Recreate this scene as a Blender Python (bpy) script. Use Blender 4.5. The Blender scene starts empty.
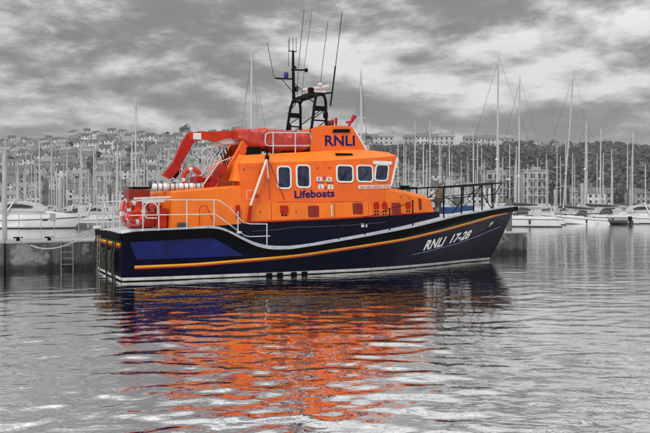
import bpy, math, random
from math import sin, cos, pi, radians, sqrt
from mathutils import Vector, Matrix, noise
random.seed(7)
S = bpy.context.scene
# ------------------------------------------------------------------ camera
cd = bpy.data.cameras.new('camera'); cam = bpy.data.objects.new('camera', cd)
S.collection.objects.link(cam); S.camera = cam
cam.location = (0, 0, 2.27); cam.rotation_euler = (radians(90), 0, 0)
cd.sensor_width = 36; cd.lens = 36*740/650; cd.shift_y = -10/650
cd.clip_start = .1; cd.clip_end = 12000
# ------------------------------------------------------------------ sky
W = bpy.data.worlds.new("World"); S.world = W; W.use_nodes = True
nt = W.node_tree; nt.nodes.clear(); N = nt.nodes.new; L = nt.links.new
SUN_EL, SUN_AZ = radians(48), radians(205)      # azimuth clockwise from +Y (north)
def mathn(op, a, b=None, c=None, clamp=False):
    n = N('ShaderNodeMath'); n.operation = op; n.use_clamp = clamp
    for i, v in enumerate((a, b, c)):
        if v is None: continue
        if isinstance(v, (int, float)): n.inputs[i].default_value = v
        else: L(v, n.inputs[i])
    return n.outputs[0]
sky = N('ShaderNodeTexSky'); sky.sky_type = 'NISHITA'; sky.sun_disc = False
sky.sun_elevation = SUN_EL; sky.sun_rotation = SUN_AZ
hs = N('ShaderNodeHueSaturation'); hs.inputs['Saturation'].default_value = 0; L(sky.outputs[0], hs.inputs['Color'])
tc = N('ShaderNodeTexCoord'); sp = N('ShaderNodeSeparateXYZ'); L(tc.outputs['Generated'], sp.inputs[0])
zc = mathn('MAXIMUM', sp.outputs[2], 0.0); zd = None
def wnoise(scale, detail, off, dist=0, rough=.55, st=(1, 1, 2.4)):
    mp = N('ShaderNodeMapping'); mp.inputs['Location'].default_value = off; mp.inputs['Scale'].default_value = st
    L(tc.outputs['Generated'], mp.inputs[0]); n = N('ShaderNodeTexNoise'); L(mp.outputs[0], n.inputs['Vector'])
    n.inputs['Scale'].default_value = scale; n.inputs['Detail'].default_value = detail
    n.inputs['Distortion'].default_value = dist; n.inputs['Roughness'].default_value = rough
    return n.outputs[0]
# heavy lumps, their lower sides darker and their upper edges lit (difference with the same lumps a little higher)
SO = (4.1, .4, 2.2); SO2 = (1, 6, 3)
n1 = wnoise(3.7, 11, SO, .12, .60, (1, 1, 2.6)); n1u = wnoise(3.7, 11, (SO[0], SO[1], SO[2]+.06), .12, .60, (1, 1, 2.6)); n2 = wnoise(1.8, 4, SO2, 0, .5, (1, 1, 4.2))
relief = mathn('MULTIPLY', mathn('SUBTRACT', n1, n1u), 1.15)
mixn = mathn('ADD', mathn('ADD', mathn('MULTIPLY', n1, .55), mathn('MULTIPLY', n2, .45)), relief)
rp = N('ShaderNodeValToRGB'); L(mixn, rp.inputs[0]); e = rp.color_ramp; e.interpolation = 'B_SPLINE'
e.elements[0].position = .34; e.elements[0].color = (.12, .12, .12, 1)
e.elements[1].position = .64; e.elements[1].color = (.60, .60, .60, 1)
for p_, v_ in ((.42, .18), (.475, .27), (.53, .38), (.59, .49)):
    q = e.elements.new(p_); q.color = (v_, v_, v_, 1)
# towards the horizon the layer evens out to a pale grey
hz = mathn('POWER', mathn('SUBTRACT', 1.0, mathn('MULTIPLY', zc, 10.0, clamp=True)), 1.6)
mh = N('ShaderNodeMix'); mh.data_type = 'RGBA'; L(mathn('MULTIPLY', hz, .88), mh.inputs['Factor'])
L(rp.outputs[0], mh.inputs['A']); mh.inputs['B'].default_value = (.45, .45, .45, 1)
zen = mathn('MULTIPLY', mathn('ADD', mathn('MULTIPLY', mathn('MINIMUM', mathn('SUBTRACT', zc, .20, clamp=True), .30), 3.6), 1.0), 13.8)     # brighter overhead; /0.1 for the strength
vm = N('ShaderNodeVectorMath'); vm.operation = 'SCALE'; L(mh.outputs['Result'], vm.inputs[0]); L(zen, vm.inputs['Scale'])
mx = N('ShaderNodeMix'); mx.data_type = 'RGBA'; mx.inputs['Factor'].default_value = .9
L(hs.outputs[0], mx.inputs['A']); L(vm.outputs[0], mx.inputs['B'])
bg = N('ShaderNodeBackground'); bg.inputs[1].default_value = .1; L(mx.outputs['Result'], bg.inputs[0])
wo = N('ShaderNodeOutputWorld'); L(bg.outputs[0], wo.inputs[0])
# ------------------------------------------------------------------ sun behind thin cloud
sl = bpy.data.lights.new('sun', 'SUN'); sl.energy = 1.5; sl.angle = radians(14); sl.color = (1, .98, .95)
so = bpy.data.objects.new('sun', sl); S.collection.objects.link(so)
sd = Vector((sin(SUN_AZ)*cos(SUN_EL), cos(SUN_AZ)*cos(SUN_EL), sin(SUN_EL)))
so.rotation_euler = sd.to_track_quat('Z', 'Y').to_euler(); so.location = sd*300
S.view_settings.view_transform = 'Standard'; S.view_settings.look = 'None'
S.view_settings.exposure = 0.0; S.view_settings.gamma = 1; S.view_settings.use_curve_mapping = False
S.render.engine = 'CYCLES'
S.cycles.max_bounces = 6; S.cycles.diffuse_bounces = 2; S.cycles.glossy_bounces = 3; S.cycles.transparent_max_bounces = 6
HAZE = .00026
# ------------------------------------------------------------------ materials
def mat(name, col, rough=.5, metal=0, var=0, vscale=6, bump=0, bscale=30, coat=0, spec=None, vdark=None, vlight=None, grime=0, stretch=(1, 1, 1)):
    m = bpy.data.materials.new(name); m.use_nodes = True; t = m.node_tree; b = t.nodes['Principled BSDF']
    if isinstance(col, (int, float)): col = (col, col, col)
    b.inputs['Base Color'].default_value = (*col, 1); b.inputs['Roughness'].default_value = rough; b.inputs['Metallic'].default_value = metal
    if coat: b.inputs['Coat Weight'].default_value = coat; b.inputs['Coat Roughness'].default_value = .08
    if spec is not None: b.inputs['Specular IOR Level'].default_value = spec
    co = t.nodes.new('ShaderNodeTexCoord'); mp = t.nodes.new('ShaderNodeMapping'); mp.inputs['Scale'].default_value = stretch
    t.links.new(co.outputs['Object'], mp.inputs[0])
    if var:
        n = t.nodes.new('ShaderNodeTexNoise'); n.inputs['Scale'].default_value = vscale; n.inputs['Detail'].default_value = 6; n.inputs['Roughness'].default_value = .62
        t.links.new(mp.outputs[0], n.inputs['Vector'])
        r = t.nodes.new('ShaderNodeValToRGB'); r.color_ramp.elements[0].position = .3; r.color_ramp.elements[1].position = .7
        d = vdark or tuple(c*(1-var) for c in col); h = vlight or tuple(min(1, c*(1+var*.6)) for c in col)
        r.color_ramp.elements[0].color = (*d, 1); r.color_ramp.elements[1].color = (*h, 1)
        t.links.new(n.outputs[0], r.inputs[0]); t.links.new(r.outputs[0], b.inputs['Base Color'])
    if grime:          # rain streaks and scuffs
        g2 = t.nodes.new('ShaderNodeMapping'); g2.inputs['Scale'].default_value = (3, 3, .9); t.links.new(co.outputs['Object'], g2.inputs[0])
        gn = t.nodes.new('ShaderNodeTexNoise'); gn.inputs['Scale'].default_value = 1.1; gn.inputs['Detail'].default_value = 9; gn.inputs['Roughness'].default_value = .72; t.links.new(g2.outputs[0], gn.inputs['Vector'])
        gr = t.nodes.new('ShaderNodeValToRGB'); gr.color_ramp.elements[0].position = .52; gr.color_ramp.elements[1].position = .74
        gr.color_ramp.elements[0].color = (1, 1, 1, 1); gr.color_ramp.elements[1].color = (1-grime, 1-grime, 1-grime*.9, 1); t.links.new(gn.outputs[0], gr.inputs[0])
        gm = t.nodes.new('ShaderNodeMix'); gm.data_type = 'RGBA'; gm.blend_type = 'MULTIPLY'; gm.inputs['Factor'].default_value = 1
        src = b.inputs['Base Color'].links[0].from_socket; t.links.new(src, gm.inputs['A']); t.links.new(gr.outputs[0], gm.inputs['B']); t.links.new(gm.outputs['Result'], b.inputs['Base Color'])
        rr = t.nodes.new('ShaderNodeMapRange'); rr.inputs['To Min'].default_value = rough*.7; rr.inputs['To Max'].default_value = min(1, rough*1.6); t.links.new(gn.outputs[0], rr.inputs['Value']); t.links.new(rr.outputs[0], b.inputs['Roughness'])
    if bump:
        n = t.nodes.new('ShaderNodeTexNoise'); n.inputs['Scale'].default_value = bscale; n.inputs['Detail'].default_value = 5
        t.links.new(mp.outputs[0], n.inputs['Vector'])
        bp = t.nodes.new('ShaderNodeBump'); bp.inputs['Strength'].default_value = bump; bp.inputs['Distance'].default_value = .02
        t.links.new(n.outputs[0], bp.inputs['Height']); t.links.new(bp.outputs[0], b.inputs['Normal'])
    return m
ORANGE = mat('orange_paint', (.90, .135, .003), .30, var=.16, vscale=.9, bump=.35, bscale=1.6, spec=.55, grime=.14)
ORANGE2 = mat('sky_lit_orange_paint', (.93, .22, .006), .4, var=.12, vscale=1.2, spec=.45, grime=.12)  # lighter orange for upward slopes and leg flanges, sky glare painted in
ORANGE3 = mat('mid_orange_paint', (.92, .185, .004), .38, var=.12, vscale=1.4, spec=.5, grime=.14, bump=.3, bscale=1.6)  # intermediate orange for the lower panels, deckhouses and grab rail
REDO = mat('red_orange_paint', (.55, .030, .003), .45, var=.22, vscale=3, spec=.3)
RED = mat('red_paint', (.42, .008, .004), .45, var=.25, vscale=5, spec=.3)
DRED = mat('dark_red_paint', (.26, .012, .006), .5, var=.3, vscale=6)
NAVY = mat('navy_hull_paint', (.0008, .0017, .013), .22, var=.4, vscale=1.5, spec=.07, grime=.2)
NAVY2 = mat('navy_trunk_paint', (.0014, .002, .017), .35, var=.3, vscale=2, spec=.15)
BLUE = mat('blue_panel_paint', (.003, .008, .11), .3, var=.7, vscale=1.6, spec=.25, grime=.5)
RUB = mat('black_rubber', (.002, .002, .0022), .7, var=.4, vscale=8, bump=.2, bscale=20, spec=.06)
BLACK = mat('black_paint', (.002, .002, .002), .5, spec=.12)
WHITE = mat('white_paint', (.78, .78, .79), .4, var=.10, vscale=5)
PINKW = mat('weathered_white_paint', (.80, .68, .64), .45, var=.12, vscale=6)
DECK = mat('grey_white_deck_paint', (.52, .55, .60), .65, var=.18, vscale=5, bump=.3, bscale=60)
STEEL = mat('white_rail_enamel', (.58, .61, .62), .32, var=.15, vscale=6)
YEL = mat('yellow_stripe_paint', (.85, .42, .012), .4, var=.1)
STR = mat('red_stripe_paint', (.42, .02, .008), .4, var=.15)
GLASS = mat('dark_cabin_glass', (.02, .026, .055), .05, var=.75, vscale=4.5, spec=.5, vdark=(.002, .003, .012), vlight=(.05, .06, .11))
PURP = mat('blue_purple_lettering', (.014, .005, .10), .5, spec=.2)
LETW = mat('white_lettering', (.85, .85, .85), .5)
LETR = mat('red_lettering', (.5, .06, .05), .5)
COVER = mat('red_fabric_cover', (.52, .035, .018), .38, var=.22, vscale=2.0, bump=1.0, bscale=4, spec=.6)
BLUEL = mat('blue_lamp_glass', (.02, .02, .22), .3)
ROPE = mat('weathered_rope', (.48, .46, .42), .8, bump=.5, bscale=60)
ROPEB = mat('brown_rope', (.22, .14, .07), .85, var=.5, vscale=14, bump=.6, bscale=50)
BSAIL = mat('blue_cloth', (.02, .07, .2), .7)
GW = mat('white_gelcoat', .72, .3, var=.10, vscale=1.2, coat=.3)
GW2 = mat('pale_gelcoat', .55, .35, var=.12, vscale=1.0)
GW3 = mat('grey_gelcoat', .34, .35, var=.15, vscale=1.0)
GDK = mat('dark_gelcoat', .04, .3, var=.3, vscale=1)
ALU = mat('mast_alloy', .54, .35, metal=0, var=.1, vscale=2)
WIRE = mat('rigging_wire', .10, .5)
CANV = mat('dark_canvas', .05, .8, var=.3, vscale=3, bump=.6, bscale=6)
CANVL = mat('pale_canvas', .5, .8, var=.15, vscale=3, bump=.5, bscale=5)
GGL = mat('tinted_window', .03, .08)
PONT = mat('timber_pontoon_deck', .30, .8, var=.3, vscale=2, bump=.4, bscale=20)
PILE = mat('galvanised_pile', .42, .6, var=.25, vscale=2.5, stretch=(1, 1, .3))
# houses
WALLS = [mat('white_render', .80, .85, var=.12, vscale=.5), mat('cream_render', .62, .85, var=.15, vscale=.5), mat('grey_render', .42, .85, var=.15, vscale=.5), mat('stone_wall', .22, .9, var=.3, vscale=1.5)]
ROOFS = [mat('slate_roof', .17, .8, var=.35, vscale=.9), mat('pale_slate_roof', .30, .8, var=.35, vscale=.9), mat('dark_slate_roof', .10, .8, var=.35, vscale=.9)]
WIN = mat('house_window_glass', .04, .12)
LEAF = [mat('leaves_dark', .075, .75, var=.35, vscale=.35), mat('leaves_mid', .12, .75, var=.35, vscale=.3), mat('leaves_pale', .17, .75, var=.4, vscale=.3)]
BARK = mat('bark', .07, .9, var=.3, vscale=3)
# ------------------------------------------------------------------ mesh builder
class MB:
    def __init__(s): s.v = []; s.f = []; s.m = []; s.sm = []
    def add(s, vs, fs, m=0, smooth=False):
        o = len(s.v); s.v += [tuple(v) for v in vs]
        for f in fs: s.f.append([o+i for i in f]); s.m.append(m); s.sm.append(smooth)
    def box(s, c, d, m=0, rz=0, rx=0, ry=0):
        R = Matrix.Rotation(rz, 3, 'Z') @ Matrix.Rotation(ry, 3, 'Y') @ Matrix.Rotation(rx, 3, 'X')
        vs = [Vector(c)+R @ Vector((x*d[0]/2, y*d[1]/2, z*d[2]/2)) for x in (-1, 1) for y in (-1, 1) for z in (-1, 1)]
        s.add(vs, [(0, 1, 3, 2), (4, 6, 7, 5), (0, 4, 5, 1), (2, 3, 7, 6), (0, 2, 6, 4), (1, 5, 7, 3)], m)
    def tube(s, pts, r, m=0, n=6, smooth=True, cap=True):
        pts = [Vector(p) for p in pts]; rs = r if isinstance(r, (list, tuple)) else [r]*len(pts)
        t0 = (pts[1]-pts[0]).normalized(); a = Vector((0, 0, 1)) if abs(t0.z) < .9 else Vector((1, 0, 0))
        u = t0.cross(a).normalized(); rings = []
        for i, p in enumerate(pts):
            t = ((pts[min(i+1, len(pts)-1)]-p).normalized()+(p-pts[max(i-1, 0)]).normalized())
            t = t.normalized() if t.length > 1e-6 else t0
            u = (u-t*u.dot(t)).normalized(); w = t.cross(u)
            rings += [p+(u*cos(2*pi*k/n)+w*sin(2*pi*k/n))*rs[i] for k in range(n)]
        fs = [(i*n+k, i*n+(k+1) % n, (i+1)*n+(k+1) % n, (i+1)*n+k) for i in range(len(pts)-1) for k in range(n)]
        s.add(rings, fs, m, smooth)
        if cap: s.add(rings[:n], [tuple(range(n))[::-1]], m); s.add(rings[-n:], [tuple(range(n))], m)
    def bar(s, p, q, w, h, m=0):      # rectangular bar between two points, w horizontal-ish, h other
        p = Vector(p); q = Vector(q); t = (q-p).normalized(); a = Vector((0, 1, 0)) if abs(t.y) < .9 else Vector((0, 0, 1))
        u = a-t*a.dot(t); u.normalize(); v = t.cross(u)
        vs = [b+u*(i*w/2)+v*(j*h/2) for b in (p, q) for i, j in ((-1, -1), (1, -1), (1, 1), (-1, 1))]
        s.add(vs, [(0, 3, 2, 1), (4, 5, 6, 7), (0, 1, 5, 4), (1, 2, 6, 5), (2, 3, 7, 6), (3, 0, 4, 7)], m)
    def loft(s, secs, m=0, closed=True, cap=True, smooth=False, mrow=None):
        n = len(secs[0])
        for i in range(len(secs)-1):
            for k in range(n if closed else n-1):
                a, b, c, d = secs[i][k], secs[i][(k+1) % n], secs[i+1][(k+1) % n], secs[i+1][k]
                s.add([a, b, c, d], [(0, 1, 2, 3)], mrow[k] if mrow else m, smooth)
        if cap:
            s.add(secs[0], [tuple(range(n))[::-1]], m); s.add(secs[-1], [tuple(range(n))], m)
    def lathe(s, c, prof, m=0, n=12, smooth=True):
        vs = [(c[0]+r*cos(2*pi*k/n), c[1]+r*sin(2*pi*k/n), c[2]+z) for r, z in prof for k in range(n)]
        fs = [(i*n+k, i*n+(k+1) % n, (i+1)*n+(k+1) % n, (i+1)*n+k) for i in range(len(prof)-1) for k in range(n)]
        s.add(vs, fs, m, smooth); s.add(vs[:n], [tuple(range(n))[::-1]], m); s.add(vs[-n:], [tuple(range(n))], m)
    def build(s, name, mats, parent=None, weld=False, bevel=0):
        me = bpy.data.meshes.new(name); me.from_pydata(s.v, [], s.f)
        if not isinstance(mats, (list, tuple)): mats = [mats]
        for m in mats: me.materials.append(m)
        me.polygons.foreach_set('material_index', s.m); me.polygons.foreach_set('use_smooth', s.sm)
        if weld:
            import bmesh
            b = bmesh.new(); b.from_mesh(me); bmesh.ops.remove_doubles(b, verts=b.verts, dist=.0005)
            bmesh.ops.recalc_face_normals(b, faces=b.faces); b.to_mesh(me); b.free()
        me.update(); o = bpy.data.objects.new(name, me); S.collection.objects.link(o)
        if parent is not None: o.parent = parent
        if bevel:
            md = o.modifiers.new('edge', 'BEVEL'); md.width = bevel; md.segments = 2; md.limit_method = 'ANGLE'
        return o
def tag(o, label=None, cat=None, group=None, kind=None):
    if label: o['label'] = label
    if cat: o['category'] = cat
    if group: o['group'] = group
    if kind: o['kind'] = kind
    return o
def empty(name, loc=(0, 0, 0), rz=0, label=None, cat=None, group=None):
    o = bpy.data.objects.new(name, None); S.collection.objects.link(o); o.location = loc; o.rotation_euler = (0, 0, rz)
    o.empty_display_size = .2
    return tag(o, label, cat, group)
def copy_tree(o, parent=None):
    c = o.copy(); S.collection.objects.link(c); c.parent = parent
    for ch in [x for x in KIDS.get(o.name, [])]: 
        d = copy_tree(ch, c)
    return c
KIDS = {}
def index_kids(o):
    KIDS[o.name] = list(o.children)
    for c in o.children: index_kids(c)
def interp(tab, x):
    if x <= tab[0][0]: return tab[0][1]
    for (a, b), (c, d) in zip(tab, tab[1:]):
        if x <= c: return b+(d-b)*(x-a)/(c-a)
    return tab[-1][1]
def smooth_interp(tab, x, w=.25):
    return (interp(tab, x-w)+2*interp(tab, x)+interp(tab, x+w))/4
# ------------------------------------------------------------------ water
WAVE = .046
wm = bpy.data.materials.new('harbour_water'); wm.use_nodes = True; t = wm.node_tree; b = t.nodes['Principled BSDF']
b.inputs['Base Color'].default_value = (.78, .785, .79, 1); b.inputs['Roughness'].default_value = .04
b.inputs['Metallic'].default_value = 1.0
geo = t.nodes.new('ShaderNodeNewGeometry')
def wn(sc, det, st, rot=0, rough=.55, dist=.0):
    mp = t.nodes.new('ShaderNodeMapping'); mp.inputs['Scale'].default_value = st; mp.inputs['Rotation'].default_value = (0, 0, rot)
    t.links.new(geo.outputs['Position'], mp.inputs[0])
    n = t.nodes.new('ShaderNodeTexNoise'); n.inputs['Scale'].default_value = sc; n.inputs['Detail'].default_value = det
    n.inputs['Roughness'].default_value = rough; n.inputs['Distortion'].default_value = dist
    t.links.new(mp.outputs[0], n.inputs['Vector']); return n.outputs[0]
def bumpn(h, dist, prev=None):
    n = t.nodes.new('ShaderNodeBump'); n.inputs['Strength'].default_value = 1; n.inputs['Distance'].default_value = dist
    t.links.new(h, n.inputs['Height'])
    if prev: t.links.new(prev, n.inputs['Normal'])
    return n.outputs[0]
h2 = bumpn(wn(3.2, 3, (.7, 1.25, 1), -.15, .55, .4), .007)
h3 = bumpn(wn(9, 2, (.8, 1.2, 1), .3, .5, .3), .0015, h2)
t.links.new(h3, b.inputs['Normal'])
import numpy as np
rg = np.random.RandomState(5); NW = 110
lam = np.exp(rg.uniform(np.log(.28), np.log(4.0), NW)); kk = 2*np.pi/lam; th_ = -np.pi/2+rg.normal(0, .6, NW)+.15; ph = rg.uniform(0, 2*np.pi, NW)
slope = WAVE*np.sqrt(2/NW)*np.where(lam > 1.6, .26, np.where(lam > .9, .65, 1.35))
NR, NC = 760, 620
Yr = 3.2*(160/3.2)**(np.arange(NR)/(NR-1)); U = np.linspace(-1.05, 1.05, NC)
X = (U[None, :]*(Yr[:, None]+3)); Y = np.repeat(Yr[:, None], NC, 1); Z = np.zeros_like(X)
for i in range(NW):
    cell = np.maximum(Yr[:, None]*.0052, (Yr[:, None]+3)*2.1/NC); att = np.clip((lam[i]/cell-3)/3, 0, 1)
    Z += att*slope[i]/kk[i]*np.sin(kk[i]*(np.cos(th_[i])*X+np.sin(th_[i])*Y)+ph[i])
patch = .65+.5*(.5+.5*np.sin(X*.23+1.3*np.sin(Y*.11)+1)*np.sin(Y*.17+.8*np.sin(X*.09)))
Z *= patch*np.interp(Y, [3, 10, 17, 22, 34, 60], [1.15, 1.05, .88, .66, .7, 1.0]); Z *= np.clip((160-Y)/25, 0, 1)*np.clip((1.05-np.abs(U))[None, :]/.05, 0, 1)
co_ = np.stack([X, Y, Z], -1).reshape(-1, 3); idx = np.arange(NR*NC).reshape(NR, NC)
q = np.stack([idx[:-1, :-1], idx[:-1, 1:], idx[1:, 1:], idx[1:, :-1]], -1).reshape(-1, 4)
me = bpy.data.meshes.new('water'); nq = len(q)
# the calm sheet round the rippled part: left, right, near and far
xa, xb = -1.05*6.2, 1.05*6.2; xc, xd = -1.05*163, 1.05*163
extra = np.array([(-900, -60, 0), (900, -60, 0), (900, 247, 0), (-900, 247, 0)], float)
o0 = NR*NC; c00, c01, c10, c11 = idx[0, 0], idx[0, -1], idx[-1, 0], idx[-1, -1]
me.vertices.add(o0+4); me.vertices.foreach_set('co', np.concatenate([co_, extra]).ravel())
q2 = [[o0, o0+1, c01, c00], [o0+1, o0+2, c11, c01], [o0+2, o0+3, c10, c11], [o0+3, o0, c00, c10]]
q = np.concatenate([q, np.array(q2)]); nq = len(q)
me.loops.add(nq*4); me.loops.foreach_set('vertex_index', q.ravel().astype(np.int32))
me.polygons.add(nq); me.polygons.foreach_set('loop_start', np.arange(0, nq*4, 4, dtype=np.int32)); me.polygons.foreach_set('use_smooth', np.concatenate([np.ones(nq-4, bool), np.zeros(4, bool)]))
me.materials.append(wm); me.update(calc_edges=True); me.validate()
w = bpy.data.objects.new('water', me); S.collection.objects.link(w); tag(w, kind='structure')
# ------------------------------------------------------------------ terrain
def skyline(px):       # height of the bare ridge at 640 m, by bearing from the quay
    return interp([(-400, 50), (0, 56), (60, 57), (80, 63), (240, 63), (350, 57), (380, 55), (515, 55), (540, 52), (650, 51), (1000, 45)], px)
def ground(x, y):
    px = 325+740*x/y; u = max(0, min(1.25, (y-255)/(640-255)))
    if u <= 1: h = 2.6+(skyline(px)-2.6)*(u**1.05)
    else: h = skyline(px)-(u-1)*30
    return h+noise.noise(Vector((x*.012, y*.012, 0)))*3*min(1, u*3)*(1-.6*max(0, u-.6))
GR = mat('hillside_grass', .07, .95, var=.45, vscale=.06)
w = MB(); nx, ny = 120, 50; vs = []
for j in range(ny+1):
    y = 248+(j/ny)**1.3*900
    for i in range(nx+1):
        x = (-1+2*i/nx)*(.75*y); vs.append((x, y, ground(x, y) if j else 2.4))
fs = [(j*(nx+1)+i, j*(nx+1)+i+1, (j+1)*(nx+1)+i+1, (j+1)*(nx+1)+i) for j in range(ny) for i in range(nx)]
w.add(vs, fs, 0, True); tag(w.build('hillside', GR), kind='structure')
w = MB(); w.box((0, 247.5, .6), (380, 1.6, 4.2)); o = w.build('quay_wall', mat('quay_stone', .2, .9, var=.4, vscale=.6))
tag(o, 'long grey stone quay wall at the foot of the town', 'quay wall')
# ------------------------------------------------------------------ LIFEBOAT
BX, BY, BT = -7.144, 24.41, .45
def wl(x, y, z=0):
    return (BX+x*cos(BT)-y*sin(BT), BY+x*sin(BT)+y*cos(BT), z)
boat = empty('lifeboat', (BX, BY, 0), BT, 'orange and navy all-weather lifeboat numbered RNLI 17-28 moored alongside the concrete breakwater', 'lifeboat')
SH = [(0, 1.44), (.3, 1.52), (2.75, 1.6), (3.1, 1.52), (3.6, 1.25), (4.1, 1.0), (4.6, .88), (5.3, .87), (6.4, 1.0), (7.5, 1.15), (9, 1.36), (10.2, 1.53), (11.6, 1.77), (12.6, 1.93), (14.7, 2.13), (16, 2.22), (17, 2.27)]
def zs(x): return smooth_interp(SH, x, .18)
BT_ = [(0, 2.36), (.012, 2.5), (.03, 2.6), (.1, 2.7), (.3, 2.84), (.5, 2.85), (.6, 2.76), (.7, 2.45), (.8, 1.9), (.88, 1.28), (.94, .75), (.98, .32), (1, .04)]
WT_ = [(0, 2.3), (.03, 2.42), (.1, 2.5), (.3, 2.6), (.5, 2.5), (.6, 2.25), (.7, 1.8), (.8, 1.18), (.9, .52), (.96, .2), (1, .02)]
def stem(z): return 15.55+1.45*max(0, z/2.27)**.85 if z >= 0 else 15.55+z*1.6
def hbs(s, z, zt):
    B = smooth_interp(BT_, s, .012 if s > .05 else .004); Wd = smooth_interp(WT_, s, .02)
    if s > .985: B = interp(BT_, s); Wd = interp(WT_, s)
    if z < 0: return Wd*(1-.75*(min(1, -z/.8))**2)
    tt = min(1, z/zt); k = .25*max(0, s-.5)*2          # flare towards the bow
    return Wd+(B-Wd)*(tt**(1.1+k*3))
def hb(x, z): return hbs(min(1, max(0, x/stem(z))), z, zs(x))
ROWS = 14
def rowz(j, x):
    if j < 3: return (-.8, -.3, .03)[j]
    if j == 3: return .12
    a = (j-3)/(ROWS-3); return .12+(zs(x)-.12)*a
sts = [0, .012, .03, .06, .1]+[.1+.88*i/60 for i in range(1, 61)]+[.99, .996, 1]
h = MB()
grid = []
for sx in sts:
    row = []
    for j in range(ROWS+1):
        x = sx*15.6
        for _ in range(6): x = sx*stem(rowz(j, x))
        z = rowz(j, x); tr = 0
        row.append((x, hbs(sx, z, zs(x)), z))
    grid.append(row)
for sgn in (-1, 1):
    for i in range(len(sts)-1):
        for j in range(ROWS):
            a, b_, c, d = grid[i][j], grid[i+1][j], grid[i+1][j+1], grid[i][j+1]
            q = [(p[0], p[1]*sgn, p[2]) for p in (a, b_, c, d)]
            h.add(q if sgn < 0 else q[::-1], [(0, 1, 2, 3)], 1 if j < 2 else (2 if j == 2 else 0), True)
tr = [(p[0], -p[1], p[2]) for p in grid[0]]+[(p[0], p[1], p[2]) for p in grid[0][::-1]]
h.add(tr, [tuple(range(len(tr)))[::-1]], 0)
BOOT = mat('stained_boot_top', (.60, .60, .57), .5, var=.25, vscale=3, grime=.6)
hull = h.build('hull', [NAVY, BLACK, BOOT], boat, weld=True)
def hull_strip(x0, x1, zlo, zhi, off, thick, n=90, sides=(-1, 1), close=True):
    m = MB()
    for sg in sides:
        secs = []
        for i in range(n+1):
            x = x0+(x1-x0)*i/n; a, c = zlo(x), zhi(x)
            secs.append([(x, sg*(hb(x, a)+off), a), (x, sg*(hb(x, c)+off), c), (x, sg*(hb(x, c)+off-thick), c), (x, sg*(hb(x, a)+off-thick), a)])
        m.loft(secs, 0, True, True, True)
    return m
SZ = [(0, .41), (.3, .42), (2.3, .45), (5.7, .64), (7.5, .84), (9.8, 1.08), (12.6, 1.5), (15.2, 1.90), (16.5, 2.04)]
sz = lambda x: smooth_interp(SZ, x, .5)
for sg in (-1, 1):
    hull_strip(.36, 16.35, lambda x: sz(x), lambda x: sz(x)+.058, .012, .05, sides=(sg,)).build('yellow_stripe', YEL, boat)
    hull_strip(.36, 16.25, lambda x: sz(x)-.05, lambda x: sz(x)-.001, .012, .05, sides=(sg,)).build('red_stripe', STR, boat)
rt = lambda x: interp([(0, .27), (2.7, .30), (3.6, .24), (4.6, .15), (6, .16), (8, .22), (12, .26), (17, .2)], x)
for sg in (-1, 1): hull_strip(.0, 16.93, lambda x: zs(x)-rt(x), lambda x: zs(x)+.0, .055, .09, sides=(sg,)).build('rubbing_strake', RUB, boat)
# bow and stern closing pieces of the strake
m = MB(); m.box((17.0, 0, 2.17), (.2, .22, .2)); m.build('strake_end', RUB, boat, bevel=.03)
m = MB(); m.box((-.035, 0, 1.33), (.09, 4.72, .24)); m.build('strake_end', RUB, boat, bevel=.03)
m = MB(); m.box((-.015, 0, .085), (.02, 4.5, .07)); m.build('boot_stripe', WHITE, boat)
# transom stripes and gear
m = MB(); m.box((-.02, 0, 1.12), (.03, 4.3, .07)); m.build('yellow_stripe', YEL, boat)
m = MB(); m.box((-.02, 0, 1.048), (.03, 4.3, .07)); m.build('red_stripe', STR, boat)
m = MB()
for y in (.9, 1.35): m.tube([(-.12, y, 1.3), (-.16, y, -.3)], .022)
for k in range(5): m.tube([(-.14, .9, .95-k*.28), (-.14, 1.35, .95-k*.28)], .018)
m.build('stern_ladder', mat('dull_metal', (.20, .19, .16), .5, var=.4), boat)
gearm = mat('dirty_stern_gear', (.03, .026, .018), .7, var=.7, vscale=5)
for y in (-1.9, -1.5, -.4, 1.9):
    m = MB(); m.tube([(-.1, y, 1.2), (-.2, y, .6), (-.12, y, .0)], .03); m.build('stern_pipe', gearm, boat)
for y in (-1.2, .1):
    m = MB(); m.box((-.12, y, .55), (.14, .34, .7)); m.build('trim_tab_box', gearm, boat)
for c_ in ((-.02, 2.2, 1.53), (.12, -2.3, 1.50)):
    m = MB(); m.box(c_, (.26, .26, .1)); m.build('fairlead', WHITE, boat, bevel=.02)
# bright blue quarter panel, proud of the hull
def hull_poly(name, mtl, pts, off, sg=-1, sub=14, parent=boat):
    # pts: bottom-left, bottom-right, top-right, top-left in (x,z)
    m = MB(); (a, b2, c, d) = [Vector(p) for p in pts]; vs = []
    for j in range(7):
        for i in range(sub+1):
            u, v = i/sub, j/6; p = (a*(1-u)+b2*u)*(1-v)+(d*(1-u)+c*u)*v
            vs.append((p.x, sg*(hb(p.x, p.y)+off), p.y))
    k = sub+1; fs = [(j*k+i, j*k+i+1, (j+1)*k+i+1, (j+1)*k+i) for j in range(6) for i in range(sub)]
    m.add(vs, fs, 0, True); return m.build(name, mtl, parent)
hull_poly('quarter_panel', BLUE, [(.42, .66), (3.75, .70), (2.72, 1.30), (.2, 1.2)], .014)
# spray rail at the bow
for sg in (-1, 1): hull_strip(10.4, 15.9, lambda x: interp([(10.4, .50), (11, .56), (13.2, .84), (14.6, 1.12), (15.9, 1.42)], x), lambda x: interp([(10.4, .53), (11, .60), (13.2, .88), (14.6, 1.17), (15.9, 1.47)], x), .03, .06, 40, sides=(sg,)).build('spray_rail', mat('worn_blue_edge', (.10, .12, .28), .4, var=.3), boat)
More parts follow.
